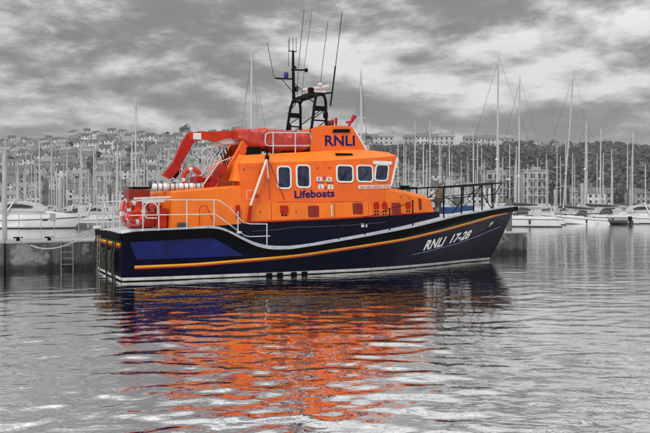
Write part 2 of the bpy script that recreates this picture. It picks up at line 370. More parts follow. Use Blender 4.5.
# rubber pads over the waterline
for x in (4.65, 5.03, 5.53, 5.92):
    m = MB(); m.box((x, -(hb(x, .1)+.015), .03), (.21, .05, .15)); m.build('hull_pad', RUB, boat, bevel=.02)
# deck
m = MB(); xs_ = [i*.25 for i in range(0, 68)]+[16.9]
secs = [[(x, -(hb(x, zs(x))-.0)+.0, zs(x)-.02), (x, -hb(x, zs(x))*.5, zs(x)+.01), (x, 0, zs(x)+.03), (x, hb(x, zs(x))*.5, zs(x)+.01), (x, hb(x, zs(x)), zs(x)-.02)] for x in xs_]
m.loft(secs, 0, False, False, True); m.build('deck', DECK, boat)
toem = mat('white_deck_edge', (.52, .55, .60), .5, var=.25, grime=.4)
for sg in (-1, 1):
    m = MB(); secs = []
    for i in range(110):
        x = .5+(16.7-.5)*i/109; y = max(.02, hb(x, zs(x))-.10); hh = .05+.07*math.exp(-((x-4.4)/1.6)**2)
        secs.append([(x, sg*y, zs(x)-.03), (x, sg*(y-.01), zs(x)+hh), (x, sg*max(.01, y-.07), zs(x)+hh), (x, sg*max(.01, y-.07), zs(x)-.03)])
    m.loft(secs, 0, True, True, True); m.build('toe_rail', toem, boat)
# --- superstructure
def hw(x): return interp([(0, 1.95), (8.3, 1.95), (9.1, 1.89), (10.4, 1.72), (11.6, 1.52), (12.4, 1.3)], x)
def ob(x): return interp([(1.6, 1.6), (3.9, 1.74), (7.8, 1.86), (11.7, 2.06)], x)        # bottom edge of the orange
def sy(x, z): return -(hw(x)-.06*(z-1.8))
def rrect(cx, cz, w_, h_, r, n=5, skew=0):
    pts = []
    for qx, qz, a0 in ((1, 1, 0), (-1, 1, 90), (-1, -1, 180), (1, -1, 270)):
        for k in range(n+1):
            a_ = radians(a0+90*k/n); x = cx+qx*(w_/2-r)+r*cos(a_); z = cz+qz*(h_/2-r)+r*sin(a_)
            pts.append((x+skew*(z-cz), z))
    return pts
def side_prism(m, pts, o0, o1, mi=0, fy=sy):
    n = len(pts); f = [(x, fy(x, z)-o1, z) for x, z in pts]; b_ = [(x, fy(x, z)-o0, z) for x, z in pts]
    m.add(f, [tuple(range(n))], mi); m.add(f+b_, [(i, i+n, (i+1) % n+n, (i+1) % n) for i in range(n)], mi)
def side_ring(m, po, pi_, o0, o1, mi=0, fy=sy):
    n = len(po); f = [(x, fy(x, z)-o1, z) for x, z in po]; g = [(x, fy(x, z)-o1, z) for x, z in pi_]; b_ = [(x, fy(x, z)-o0, z) for x, z in po]; bi = [(x, fy(x, z)-o0, z) for x, z in pi_]
    R_ = range(n)
    m.add(f+g, [(i, (i+1) % n, (i+1) % n+n, i+n) for i in R_], mi)
    m.add(f+b_, [(i, i+n, (i+1) % n+n, (i+1) % n) for i in R_], mi); m.add(g+bi, [(i, (i+1) % n, (i+1) % n+n, i+n) for i in R_], mi)
m = MB(); secs = []
for i in range(40):
    x = 2.9+(12.2-2.9)*i/39; y = hw(x)-.03; zb = .7; zt = ob(x)+.01
    secs.append([(x, -y, zb), (x, -y, zt), (x, y, zt), (x, y, zb)])
m.loft(secs, 0); m.build('cabin_trunk', NAVY2, boat, weld=True)
def sec(xb, zb, xe, ze, xr, zr, inset=.42, yb=None):
    yb = yb or hw(xb); ye = (yb-.06*(ze-1.8)); yr = ye-inset
    h_ = [(xb, -yb, zb), (xe, -ye, ze), (xr, -yr, zr), (xr, 0, zr+.05)]
    return h_+[(p[0], -p[1], p[2]) for p in h_[:3]][::-1]
m = MB()
secs = [sec(3.92, 1.75, 3.92, 3.69, 4.16, 4.0), sec(5.5, 1.79, 5.5, 3.78, 5.5, 4.11), sec(7.0, 1.83, 7.0, 3.86, 7.0, 4.22), sec(8.4, 1.88, 8.4, 3.98, 8.4, 4.34),
        sec(9.1, 1.92, 9.2, 4.05, 9.1, 4.34), sec(9.72, 1.97, 10.1, 4.14, 9.85, 4.28, .30)]
m.loft(secs[:-1], 0, True, False, mrow=[0, 1, 1, 1, 1, 0, 0]); m.add(secs[0], [tuple(range(7))[::-1]], 0)
# front: side panel narrows to the raked screen
a, z_ = secs[-2], [(9.62, -1.82, 1.95), (9.72, -1.78, 3.0), (10.1, -1.66, 4.14), (9.85, -1.36, 4.28), (9.85, 0, 4.33)]
z_ = [(x, sy(x, z) if y < -1.5 else y, z) for x, y, z in z_]; front = [z_[0], z_[1], z_[2], z_[3], z_[4]]; mir = [(p[0], -p[1], p[2]) for p in front[:4]][::-1]
A = [a[0], (9.15, -(hw(9.1)-.072), 3.0), a[1], a[2], a[3], a[4], a[5], (9.15, (hw(9.1)-.072), 3.0), a[6]]
Fq = front+mir
m.loft([A, Fq], 0, True, False, mrow=[0, 0, 1, 1, 1, 1, 0, 0, 0]); m.add(Fq, [tuple(range(9))], 0)
wh = m.build('wheelhouse', [ORANGE, ORANGE2], boat)
# aft fairing slope and aft deckhouse
m = MB(); m.loft([[(3.68, -1.80, 3.12), (3.94, -1.84, 3.10), (3.93, -1.83, 3.69), (4.17, -1.44, 4.01), (4.03, -1.44, 4.01)], [(3.68, -1.35, 3.12), (3.94, -1.35, 3.10), (3.93, -1.35, 3.69), (4.17, -1.35, 4.01), (4.03, -1.35, 4.01)]], 0)
m.build('aft_fairing', ORANGE2, boat)  # slope coloured paler to carry the sky glare on it
m = MB(); m.loft([[(1.62, -1.93, 1.55), (1.62, -1.9, 2.70), (1.66, -1.7, 2.78), (1.66, 1.7, 2.78), (1.62, 1.9, 2.7), (1.62, 1.93, 1.55)],
                  [(3.93, -1.945, 1.7), (3.93, -1.9, 2.9), (3.93, -1.7, 2.98), (3.93, 1.7, 2.98), (3.93, 1.9, 2.9), (3.93, 1.945, 1.7)]], 0, mrow=[0, 0, 1, 1, 0, 0])
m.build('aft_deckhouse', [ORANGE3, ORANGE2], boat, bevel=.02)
m = MB(); s0 = []
for x, zt in ((9.5, 3.02), (10.2, 2.90), (11.0, 2.77), (11.5, 2.68)):
    y = hw(x); s0.append([(x, -y, ob(x)), (x, -(y-.04), zt-.13), (x, -(y-.16), zt), (x, y-.16, zt), (x, y-.04, zt-.13), (x, y, ob(x))])
y = hw(11.8); s0.append([(11.85, -y, ob(11.8)), (11.72, -(y-.05), 2.52), (11.6, -(y-.12), 2.64), (11.6, y-.12, 2.64), (11.72, y-.05, 2.52), (11.85, y, ob(11.8))])
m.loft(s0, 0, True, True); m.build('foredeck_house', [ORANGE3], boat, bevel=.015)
m = MB(); secs = []
for i in range(16):
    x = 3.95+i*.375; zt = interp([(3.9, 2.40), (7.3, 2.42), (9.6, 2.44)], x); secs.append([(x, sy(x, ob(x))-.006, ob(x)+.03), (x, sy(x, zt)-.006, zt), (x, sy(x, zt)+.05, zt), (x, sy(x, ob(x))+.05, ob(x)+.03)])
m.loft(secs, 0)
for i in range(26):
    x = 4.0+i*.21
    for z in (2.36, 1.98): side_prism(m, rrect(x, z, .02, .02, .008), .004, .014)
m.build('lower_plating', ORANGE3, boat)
m = MB()      # panel seam and kick strip
for (x0, x1, z0) in ((5.2, 7.3, 2.42), (7.3, 9.4, 2.44), (9.4, 10.9, 2.45)):
    m.loft([[(x, sy(x, z0)-.006, z0+.012), (x, sy(x, z0)+.01, z0+.012), (x, sy(x, z0)+.01, z0-.012), (x, sy(x, z0)-.006, z0-.012)] for x in (x0, (x0+x1)/2, x1)], 0)
m.loft([[(x, sy(x, ob(x))-.02, ob(x)+.03), (x, sy(x, ob(x))+.02, ob(x)+.03), (x, sy(x, ob(x))+.02, ob(x)-.02), (x, sy(x, ob(x))-.02, ob(x)-.02)] for x in [3.95+i*.5 for i in range(16)]], 0)
m.build('seam_moulding', REDO, boat)
# --- things let into the cabin side
for (cx, cz, w_, h_, sk, blind) in ((5.49, 3.26, .50, .76, 0, 0), (6.2, 3.31, .52, .78, 0, 0), (7.81, 3.43, .66, .60, 0, 0), (8.63, 3.45, .68, .60, 0, 0), (9.36, 3.50, .60, .60, .18, 1)):
    m = MB(); side_prism(m, rrect(cx, cz, w_-.06, h_-.06, .12, skew=sk), -.03, .030 if sk else .012); g = m.build('window', GLASS, boat)
    m = MB(); side_ring(m, rrect(cx, cz, w_+.03, h_+.03, .14, skew=sk), rrect(cx, cz, w_-.075, h_-.075, .10, skew=sk), -.03, .05 if sk else .035); m.build('window_frame', WHITE, g)
    if blind:
        m = MB(); side_prism(m, [(9.0, 3.80), (9.80, 3.80), (9.82, 3.92), (9.0, 3.92)], -.01, .07); m.build('blind_box', WHITE, g)
# front screen panes
for y in (-1.2, -.4, .4, 1.2):
    m = MB(); d = .022
    q = [(9.80, y-.33, 3.2), (9.80, y+.33, 3.2), (10.07, y+.31, 4.0), (10.07, y-.31, 4.0)]
    m.add([(p[0]+d, p[1], p[2]) for p in q]+q, [(0, 1, 2, 3), (0, 4, 5, 1), (1, 5, 6, 2), (2, 6, 7, 3), (3, 7, 4, 0)]); m.build('window', GLASS, boat)
m = MB(); m.bar((9.77, -1.76, 3.02), (10.11, -1.635, 4.08), .04, .06); m.build('screen_pillar', WHITE, boat)
# vents, lockers, doors
for x, w_, z0, z1 in ((6.56, .42, 1.90, 2.30), (8.3, .42, 1.99, 2.40), (9.98, .40, 1.99, 2.41)):
    m = MB(); side_prism(m, rrect(x, (z0+z1)/2, w_, z1-z0, .05), -.03, .045 if x > 9 else .012)
    for k in range(4): side_prism(m, rrect(x+.06, z0+.07+k*.085, w_*.5, .022, .008), .01, .062 if x > 9 else .028, 1)
    m.build('vent', [DRED, RED], boat)
m = MB(); side_prism(m, [(11.08, 2.1), (11.24, 2.12), (11.22, 2.56), (11.06, 2.58)], -.01, .012); m.build('door_slot', DRED, boat)
for x in (9.08, 9.45, 10.55):
    m = MB(); side_prism(m, rrect(x, 2.30, .22, .26, .08), -.01, .06); o = m.build('vent_box', RED, boat)
    for dx in (-.06, .06):
        for dz in (0, -.1): m = MB(); side_prism(m, rrect(x+dx, 2.09+dz, .07, .06, .01), -.01, .015); m.build('vent_hole', BLACK, o)
m = MB(); side_prism(m, rrect(5.46, 2.17, .28, .26, .02), -.01, .06); o = m.build('vent_box', RED, boat)
for dx in (-.06, .06): m = MB(); side_prism(m, rrect(5.46+dx, 1.98, .08, .07, .01), -.01, .02); m.build('vent_hole', BLACK, o)
m = MB(); side_prism(m, rrect(7.25, 2.13, .035, .42, .01), -.01, .04); m.build('grab_rail', WHITE, boat)
m = MB(); side_prism(m, rrect(3.80, 2.10, .12, .44, .05), -.0, .10); m.build('extinguisher', RED, boat, bevel=.01)
m = MB(); side_ring(m, rrect(4.28, 2.66, .30, .30, .05), rrect(4.28, 2.66, .27, .27, .04), -.01, .008); m.build('hatch_outline', PINKW, boat)
for z, x0, x1 in ((3.62, 4.1, 5.0),):
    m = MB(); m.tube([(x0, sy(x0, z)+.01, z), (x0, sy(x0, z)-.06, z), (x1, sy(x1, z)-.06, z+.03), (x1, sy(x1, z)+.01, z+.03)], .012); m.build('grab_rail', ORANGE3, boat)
for x in (5.0, 7.28, 7.38, 8.75, 10.8):
    m = MB(); a_ = ob(x)+.05; side_prism(m, [(x-.008, a_), (x+.008, a_), (x+.008, 2.40), (x-.008, 2.40)], -.01, .010); m.build('panel_joint', DRED, boat)
for x, z in ((4.05, 3.5), (4.62, 3.4), (6.75, 3.6), (7.2, 3.62), (10.2, 2.62), (10.6, 2.58), (5.9, 2.1), (4.6, 2.1)):
    m = MB(); side_prism(m, rrect(x, z, .05, .05, .02), -.01, .03); m.build('bolt_cap', DRED, boat)
for x0, x1, z in ((7.62, 7.95, 3.20), (8.45, 8.78, 3.22)):
    m = MB(); m.tube([(x0, sy(x0, z)-.04, z), (x1, sy(x1, z+.3)-.04, z+.32)], .010); m.build('wiper', BLACK, boat)
# name board and flag emblem
def text_obj(name, body, size, mtl, parent, fmap, bold=.02, shear=0, sx=1, sub=0, extrude=0):
    c = bpy.data.curves.new(name, 'FONT'); c.body = body; c.size = size; c.offset = bold; c.shear = shear; c.resolution_u = 4; c.space_character = 1.03
    o = bpy.data.objects.new(name, c); S.collection.objects.link(o); bpy.context.view_layer.update()
    dg = bpy.context.evaluated_depsgraph_get(); me = bpy.data.meshes.new_from_object(o.evaluated_get(dg)); bpy.data.objects.remove(o)
    vs = [v.co.copy() for v in me.vertices]; x0 = min(v.x for v in vs); x1 = max(v.x for v in vs)
    for v in me.vertices: v.co = Vector(fmap((v.co.x-x0)/(x1-x0), v.co.y))
    me.materials.clear(); me.materials.append(mtl); me.update()
    o = bpy.data.objects.new(name, me); S.collection.objects.link(o); o.parent = parent; return o
def on_side(x0, x1, z0, z1f=0, off=.012, fy=sy):
    return lambda u, v: ((x0+(x1-x0)*u), fy(x0+(x1-x0)*u, z0+z1f*u+v)-off, z0+z1f*u+v)
text_obj('lettering', 'Lifeboats', .36, PURP, wh, on_side(5.86, 7.38, 2.56, .06), bold=.010)
m = MB(); side_prism(m, [(8.34, 2.90), (9.72, 2.94), (9.72, 3.06), (8.34, 3.02)], -.03, .038); nb = m.build('name_board', WHITE, boat)
text_obj('lettering', 'ALEC AND CHRISTINA DYKES', .085, LETR, nb, on_side(8.38, 9.68, 2.932, .038, .045), bold=.003)
em = MB(); cx, cz = 7.02, 3.10; side_prism(em, rrect(cx, cz-.01, .02, .30, .005), -.01, .008); em = em.build('flag_emblem', WHITE, boat)
for dx, dz in ((-.21, .12), (.17, .12), (-.15, -.14), (.22, -.14)):
    m = MB(); side_prism(m, rrect(cx+dx, cz+dz, .20, .15, .01), -.01, .010); m.build('flag_quarter', WHITE, em)
m = MB(); side_prism(m, [(cx-.33, cz+.0), (cx+.33, cz-.03), (cx+.33, cz+.01), (cx-.33, cz+.04)], -.01, .013); side_prism(m, [(cx+.0, cz-.24), (cx+.05, cz-.24), (cx+.02, cz+.22), (cx-.03, cz+.22)], -.01, .0125); m.build('cross', mat('violet_red_cross', (.30, .03, .10), .5), em)
m = MB(); side_prism(m, rrect(cx+.01, cz, .04, .22, .01), .013, .017); side_prism(m, rrect(cx+.01, cz-.09, .13, .03, .01), .013, .0172); side_prism(m, rrect(cx+.01, cz+.07, .09, .025, .01), .013, .0171); m.build('anchor', YEL, em)
for ch, dx, dz in (('R', -.21, .12), ('N', .17, .12), ('L', -.15, -.14), ('I', .22, -.14)):
    ww = .03 if ch == 'I' else .09
    text_obj('lettering', ch, .15, mat('violet_ink', (.12, .03, .2), .5), em, on_side(cx+dx-ww/2, cx+dx+ww/2, cz+dz-.052, 0, .015), bold=.003)
# fly box with large lettering
def fy(x, z): return -(1.28-.05*(z-4.2))
m = MB()
pts = [(6.74, 4.16), (9.02, 4.28), (8.50, 5.10), (8.38, 5.20), (7.21, 5.17), (6.80, 5.03)]
m.loft([[(x, fy(x, z), z) for x, z in pts], [(x, -fy(x, z), z) for x, z in pts]], 0)
fb = m.build('upper_steering_box', ORANGE, boat, weld=True, bevel=.02)
text_obj('lettering', 'RNLI', .52, PURP, fb, on_side(7.32, 8.53, 4.45, .04, .014, fy), bold=.012)
m = MB(); side_prism(m, [(7.62, 4.92), (8.32, 4.96), (8.32, 5.08), (7.68, 5.05)], -.01, .05, 0, fy); m.build('louvre', BLACK, fb)
m = MB(); side_prism(m, [(7.58, 4.09), (8.26, 4.10), (8.20, 4.17), (7.55, 4.16)], -.01, .05, 0, lambda x, z: -1.62); m.build('louvre', BLACK, boat)
for y in (-1, 1): m = MB(); m.bar((9.04, 1.27*y, 4.30), (8.53, 1.235*y, 5.08), .04, .06); m.build('screen_edge', WHITE, fb)
m = MB(); m.bar((9.05, 0, 4.32), (8.56, 0, 5.06), 2.3, .02); m.build('wind_screen', GLASS, fb)
m = MB(); m.box((9.3, 0, 4.50), (.5, 1.2, .2)); m.build('roof_hatch', mat('grey_hatch', (.45, .45, .46), .5), boat, bevel=.04)
# horns, lamps on the fly box
m = MB(); m.tube([(8.42, -.9, 5.15), (8.55, -.9, 5.38), (8.72, -.9, 5.62)], [.05, .05, .09], n=8); m.tube([(8.36, -.9, 5.36), (8.66, -.9, 5.42)], .04); m.build('horn', RED, boat)
for x, y, r in ((7.5, -1.0, .05), (7.95, -.9, .05), (8.1, -.3, .06)):
    m = MB(); m.lathe((x, y, 5.15), [(.03, 0), (.03, .15), (r, .16), (r, .34), (.02, .38)], n=10); m.build('deck_lamp', [RED], boat)
m = MB(); m.lathe((7.85, -.5, 5.15), [(.05, 0), (.05, .1), (.12, .15), (.13, .24), (.06, .3)], n=12); m.build('searchlight', DRED, boat)
for x in (7.6, 8.25):
    m = MB(); m.tube([(x, -.7, 5.15), (x-.04, -.7, 5.55)], .018); m.build('marker_pole', PINKW, boat)
# --- mast frame
def ladder_side(y):
    m = MB()
    m.tube([(6.72, y*1.06, 4.1), (6.82, y*1.03, 4.9), (7.0, y, 6.05), (7.06, y*.97, 6.25), (7.2, y*.9, 6.33)], .055, n=8)
    m.tube([(7.46, y*1.06, 4.1), (7.44, y*1.03, 4.9), (7.42, y, 6.05), (7.38, y*.97, 6.25), (7.25, y*.9, 6.33)], .055, n=8)
    for z in (5.0, 5.35): m.tube([(6.84+(z-4.9)*.15, y*1.02, z), (7.44, y*1.02, z)], .03)
    m.box((7.16, y*1.01, 5.78), (.5, .06, .18))
    return m.build('mast_leg', BLACK, boat)
ladder_side(-1.12); ladder_side(1.12)
m = MB()
for x in (7.05, 7.38): m.tube([(x, -1.06, 6.26), (x, -.9, 6.35), (x, .9, 6.35), (x, 1.06, 6.26)], .06, n=8)
for y in (-.8, -.3, .2, .7): m.tube([(7.05, y, 6.35), (7.38, y, 6.35)], .03)
m.box((7.2, 0, 6.38), (.42, 1.7, .04)); m.build('mast_platform', BLACK, boat)
m = MB()
for y in (-1.1, 1.1): m.tube([(6.80, y*1.03, 4.9), (7.43, y*1.02, 5.35)], .018); m.tube([(6.9, y*1.02, 5.4), (7.43, y*1.0, 5.75)], .018)
m.tube([(7.4, -1.08, 5.85), (7.4, 1.08, 5.4)], .018); m.tube([(7.0, -1.08, 6.0), (7.0, -.2, 6.33)], .02); m.tube([(7.0, 1.08, 6.0), (7.0, .2, 6.33)], .02); m.build('mast_brace', BLACK, boat)
for x, y, z, d in ((7.0, -.75, 6.48, (.18, .2, .18)), (7.3, .35, 6.46, (.2, .24, .14)), (7.4, -1.15, 5.55, (.16, .12, .22)), (6.95, 1.15, 5.3, (.16, .14, .26)), (7.12, .8, 6.75, (.12, .12, .2))):
    m = MB(); m.box((x, y, z), d); m.build('junction_box', BLACK, boat, bevel=.02)
m = MB(); m.lathe((7.38, -.75, 6.42), [(.02, 0), (.02, .22), (.09, .24), (.10, .3), (.03, .36)], n=10); m.build('satellite_dome', PINKW, boat)
m = MB(); m.tube([(7.44, -1.16, 5.0), (7.4, -1.2, 4.6), (7.34, -1.24, 4.3)], .022); m.build('cable_run', BLACK, boat)
m = MB(); m.tube([(7.0, .8, 6.35), (6.98, .8, 7.3), (6.97, .8, 8.2)], [.07, .06, .045], n=8)
m.tube([(6.47, .8, 7.10), (6.97, .8, 7.12)], .03); m.tube([(6.9, .8, 7.47), (7.5, .8, 7.50)], .035)
m.tube([(6.8, .8, 8.17), (7.12, .8, 8.17)], .02); m.tube([(6.97, .8, 7.48), (6.97, .8, 7.62), (7.1, .8, 7.55)], .045)
m.tube([(6.97, .8, 7.0), (7.35, .2, 6.42)], .014); m.tube([(6.5, .8, 7.1), (6.98, .8, 6.6)], .014)
pole = m.build('signal_pole', BLACK, boat)
m = MB()
for x in (6.82, 6.97, 7.10): m.tube([(x, .8, 8.17), (x, .8, 8.72)], .010)
m.tube([(6.78, .8, 7.6), (6.78, .8, 8.6)], .009); m.build('aerial', BLACK, pole)
m = MB(); m.lathe((6.68, .8, 7.12), [(.06, 0), (.09, .02), (.09, .2), (.05, .25)], n=10); m.build('blue_lamp', BLUEL, pole)
m = MB(); m.lathe((7.52, .8, 7.42), [(.04, 0), (.07, .04), (.07, .12), (.03, .16)], n=10); m.build('masthead_lamp', BLACK, pole)
m = MB(); m.lathe((7.55, 0, 6.40), [(.16, 0), (.18, .04), (.15, .18), (.08, .2)], n=12); rd = m.build('radar', PINKW, boat)
m = MB(); m.box((7.55, 0, 6.70), (1.1, .16, .10), ry=-.2); m.build('radar_scanner', PINKW, rd, bevel=.03)
m = MB(); m.box((7.5, 0, 6.52), (.75, .5, .10), ry=-.05); m.build('radar_cover', PINKW, rd, bevel=.03)
for pts, r in (([(6.22, .8, 7.08), (6.15, .8, 7.3), (5.92, .8, 8.42)], .014), ([(6.78, 0, 6.4), (6.85, 0, 7.5), (7.07, 0, 9.57)], .014), ([(6.99, 0, 6.4), (7.1, 0, 7.6), (7.38, 0, 9.5)], .009), ([(7.70, 0, 6.4), (7.78, 0, 7.2), (8.05, 0, 9.25)], .012)):
    m = MB(); m.tube(pts, r, n=5); m.build('whip_aerial', mat('aerial_grey', (.06, .06, .06), .5), boat)
m = MB(); m.tube([(7.62, -1.1, 5.9), (7.72, -1.1, 6.6), (7.82, -1.1, 7.35)], .028, n=6); m.tube([(7.82, -1.1, 7.3), (8.1, -1.1, 9.35)], .014, n=5); m.tube([(7.3, -1.1, 6.33), (7.70, -1.1, 6.38)], .03); m.build('whip_aerial', BLACK, boat)
m = MB(); m.tube([(6.25, .8, 7.1), (6.5, .8, 7.1)], .035); m.build('aerial_bracket', BLACK, pole)
# --- red knuckle crane at the aft end of the wheelhouse
def plate(m, pts, y0, y1, mi=0): m.loft([[(x, y0, z) for x, z in pts], [(x, y1, z) for x, z in pts]], mi)
crane = MB(); plate(crane, [(2.58, 4.80), (4.75, 4.96), (5.0, 4.86), (4.8, 4.70), (4.28, 4.70), (3.9, 4.63), (3.55, 4.50), (3.2, 4.60), (2.95, 4.52), (2.62, 4.50)], -.42, -.14)
cr = crane.build('crane_arm', REDO, boat, bevel=.02)
m = MB(); plate(m, [(2.40, 4.52), (2.62, 4.80), (2.80, 4.76), (2.80, 4.5), (2.30, 3.62), (2.06, 3.74)], -.40, -.16); o = m.build('crane_jib', RED, boat, bevel=.02)
m = MB(); plate(m, [(1.72, 3.34), (1.98, 3.2), (2.34, 3.62), (2.08, 3.78)], -.46, -.10); hd = m.build('crane_head', RED, o, bevel=.02)
m = MB(); m.box((2.2, -.06, 3.45), (.34, .12, .30), ry=-.9); m.build('hook_block', BLACK, cr)
m = MB(); m.box((2.88, -.43, 4.67), (.28, .02, .22)); m.build('crane_plate', WHITE, cr)
m = MB(); plate(m, [(3.55, 4.58), (3.8, 4.44), (4.5, 4.50), (4.2, 4.62)], -.36, -.2); m.tube([(3.5, -.28, 4.40), (4.6, -.28, 4.52)], .05, n=8); m.build('crane_ram', PINKW, cr)
for y in (-.95, .25):
    m = MB(); plate(m, [(3.44, 2.92), (3.66, 2.92), (4.70, 4.52), (4.66, 4.74), (4.45, 4.72)], y-.07, y+.07); o = m.build('crane_leg', REDO if y > 0 else mat('deep_orange_paint', (.78, .085, .003), .4, var=.15, vscale=2, grime=.3), boat, bevel=.015)
    m = MB(); m.bar((3.43, y, 2.95), (4.42, y, 4.70), .14, .03); m.build('leg_flange', ORANGE2, o)  # paler orange paints in the lit edge of the leg
m = MB(); m.bar((4.02, -.35, 2.9), (4.72, -.35, 4.4), .7, .08); m.build('crane_backplate', DRED, boat)
m = MB(); m.box((4.6, -.35, 4.70), (.34, 1.3, .26)); m.build('crane_slew', REDO, boat, bevel=.03)
m = MB()
for k in range(4): m.tube([(3.6+k*.12, -.6-k*.03, 4.3), (3.72+k*.1, -.62, 3.9), (3.95+k*.06, -.6, 3.6)], .022)
m.build('crane_hose', BLACK, boat)
# red steps and lockers
m = MB()
for k in range(4): m.box((3.15+k*.14, -.9, 3.0+k*.2), (.16, .9, .2))
m.box((3.0, -.2, 3.1), (.4, 1.0, .4)); m.build('aft_steps', RED, boat, bevel=.01)
m = MB()
for y in (-1.4, -.45): m.tube([(2.75, y, 2.9), (3.35, y, 3.75), (3.75, y, 3.9)], .02)
for k in range(4): m.tube([(2.85+k*.14, -1.4, 3.05+k*.2), (2.85+k*.14, -.45, 3.05+k*.2)], .016)
m.build('step_rail', STEEL, boat)
# aft red lockers and capstan gear
m = MB(); m.box((1.02, .45, 2.22), (.72, .9, 1.25)); o = m.build('aft_locker', mat('deep_red_paint', (.30, .016, .003), .45, var=.3, vscale=4, grime=.5), boat, bevel=.02)
m = MB(); m.box((1.1, .45, 2.9), (.62, .8, .07)); m.build('locker_lid', BLACK, o)
m = MB(); m.box((.95, -.5, 1.85), (.8, .7, .5)); m.lathe((.95, -.5, 2.1), [(.28, 0), (.2, .08), (.18, .3), (.3, .38), (.3, .42)], n=14); m.build('capstan', REDO, boat, bevel=.01)
m = MB(); m.box((1.42, -1.3, 1.9), (.3, .5, .62)); m.lathe((1.25, -1.3, 2.2), [(.2, 0), (.22, .1), (.12, .2)], n=12); m.build('winch_housing', REDO, boat, bevel=.02)
m = MB()
for k in range(6): m.tube([(.75+.16*k, -1.25+.1*(k % 2), 1.62), (.82+.16*k, -1.1, 2.0+.1*(k % 3)), (.95+.14*k, -1.3, 1.72)], .03)
m.build('winch_pipe', RED, boat)
m = MB(); m.bar((.45, -1.9, 2.52), (2.25, -1.75, 2.60), .07, .06); m.bar((.75, -1.8, 2.42), (1.4, -1.7, 2.46), .25, .1); m.build('boat_hook', PINKW, boat)
m = MB(); m.box((1.95, -2.0, 1.68), (.3, .2, .16)); m.build('deck_box', mat('dark_deck_box', (.06, .06, .05), .6), boat, bevel=.02)
m = MB()       # curved pipe on the deckhouse side
m.tube([(2.5, -2.0, 1.64), (2.5, -2.02, 2.2), (2.58, -2.02, 2.3), (2.72, -2.02, 2.3), (3.0, -2.02, 1.7)], .016); m.build('pipe_loop', REDO, boat)
# white pipe hoops over the aft deckhouse
def arc(x0, x1, z0, z1, y, n=8):
    r = min(.25, (x1-x0)/2); out = [(x0, y, z0)]
    for k in range(n+1): a_ = pi-pi/2*k/n; out.append((x0+r+r*cos(a_), y, z1-r+r*sin(a_)))
    for k in range(n+1): a_ = pi/2-pi/2*k/n; out.append((x1-r+r*cos(a_), y, z1-r+r*sin(a_)))
    return out+[(x1, y, z0)]
for y, x0, x1, z1 in ((-.3, 2.30, 2.98, 3.95), (.5, 2.1, 2.9, 3.9), (-.6, 3.0, 3.7, 4.3)):
    m = MB(); m.tube(arc(x0, x1, 2.9, z1, y), .02); m.tube([(x0, y, 3.4), (x1, y, 3.4)], .014); m.tube([((x0+x1)/2, y, 2.9), ((x0+x1)/2, y, z1)], .014); m.build('guard_hoop', STEEL, boat)
m = MB()
for k in range(4): m.tube([(3.05, -.4-.12*k, 3.1), (3.15+.1*k, -.4-.12*k, 3.9), (3.45+.08*k, -.4-.1*k, 4.25), (3.85, -.4-.1*k, 4.1)], .016)
m.build('guard_pipe', STEEL, boat)
# --- white strut with red foot, red falls
m = MB(); m.tube([(4.80, -2.02, 3.84), (4.20, -2.06, 2.28)], .042, n=8); m.tube([(4.80, -2.02, 3.84), (4.86, -2.02, 3.2)], .02); st = m.build('davit_strut', PINKW, boat)
m = MB(); m.tube([(4.22, -2.06, 2.3), (4.15, -2.06, 1.78)], .06, n=8); m.box((4.42, -2.03, 2.62), (.16, .08, .12)); m.build('strut_foot', RED, st)
m = MB(); m.tube([(4.82, -2.0, 3.82), (4.82, -2.0, 4.10)], .03); m.box((4.82, -2.0, 3.9), (.12, .10, .14)); m.box((4.8, -2.0, 4.1), (.08, .08, .08)); m.build('strut_head', BLACK, st)
m = MB(); m.tube([(4.86, -2.0, 3.85), (5.1, -1.98, 3.3), (5.47, -1.97, 2.5)], .014); m.tube([(4.84, -2.0, 3.85), (4.93, -1.97, 2.5)], .011); m.build('strut_line', DRED, st)
# --- rails
def rail(name, posts, tops, mtl, r=.018, post_r=.020):
    m = MB()
    for t_ in tops: m.tube(t_, r)
    for p, q in posts: m.tube([p, q], post_r); m.lathe((p[0], p[1], p[2]-.01), [(.05, 0), (.05, .025), (.03, .04)], n=8)
    return m.build(name, mtl, boat)
for sg in (-1, 1):
    y = sg*2.6
    rail('stern_rail', [((x, y, zs(x)), (x, y, 2.47)) for x in (.58, 1.06, 1.93, 2.8)]+[((3.59, y, zs(3.6)), (3.59, y, 2.12)), ((4.58, y, zs(4.6)), (4.58, y, 1.72))],
         [[(.35, sg*2.45, 2.42), (.6, y, 2.47), (2.93, y, 2.48), (3.3, y, 2.25), (3.76, y, 1.76), (4.0, y, 1.71), (4.58, y, 1.70)],
          [(.2, sg*2.4, 2.0), (.6, y, 2.01), (2.85, y, 2.03), (3.3, y, 1.7), (3.83, y, 1.33), (4.0, y, 1.3), (4.69, y, 1.31)]], STEEL)
m = MB(); m.tube([(-.02, -2.2, 1.45), (-.02, -2.2, 2.36), (0, -2.1, 2.42), (0, 2.1, 2.42), (-.02, 2.2, 2.36), (-.02, 2.2, 1.45)], .022)
for y in (-1.0, 0, 1.0): m.tube([(0, y, 1.45), (0, y, 2.42)], .018)
m.tube([(0, -2.2, 1.95), (0, 2.2, 1.95)], .014); m.tube([(.3, 2.45, 2.4), (-.3, 2.45, 2.15), (-.3, 2.45, 1.5)], .02); m.build('taffrail', STEEL, boat)
m = MB(); m.tube(arc(.62, 1.02, 2.0, 2.40, -2.62), .02); m.tube([(.62, -2.62, 2.0), (.7, -2.62, 1.92), (1.0, -2.62, 1.92)], .02); m.build('gate_loop', STEEL, boat)
m = MB(); m.lathe((3.62, -2.64, 1.42), [(.02, -.02), (.09, -.01), (.09, .05), (.02, .06)], n=10); m.build('fairlead', STEEL, boat)
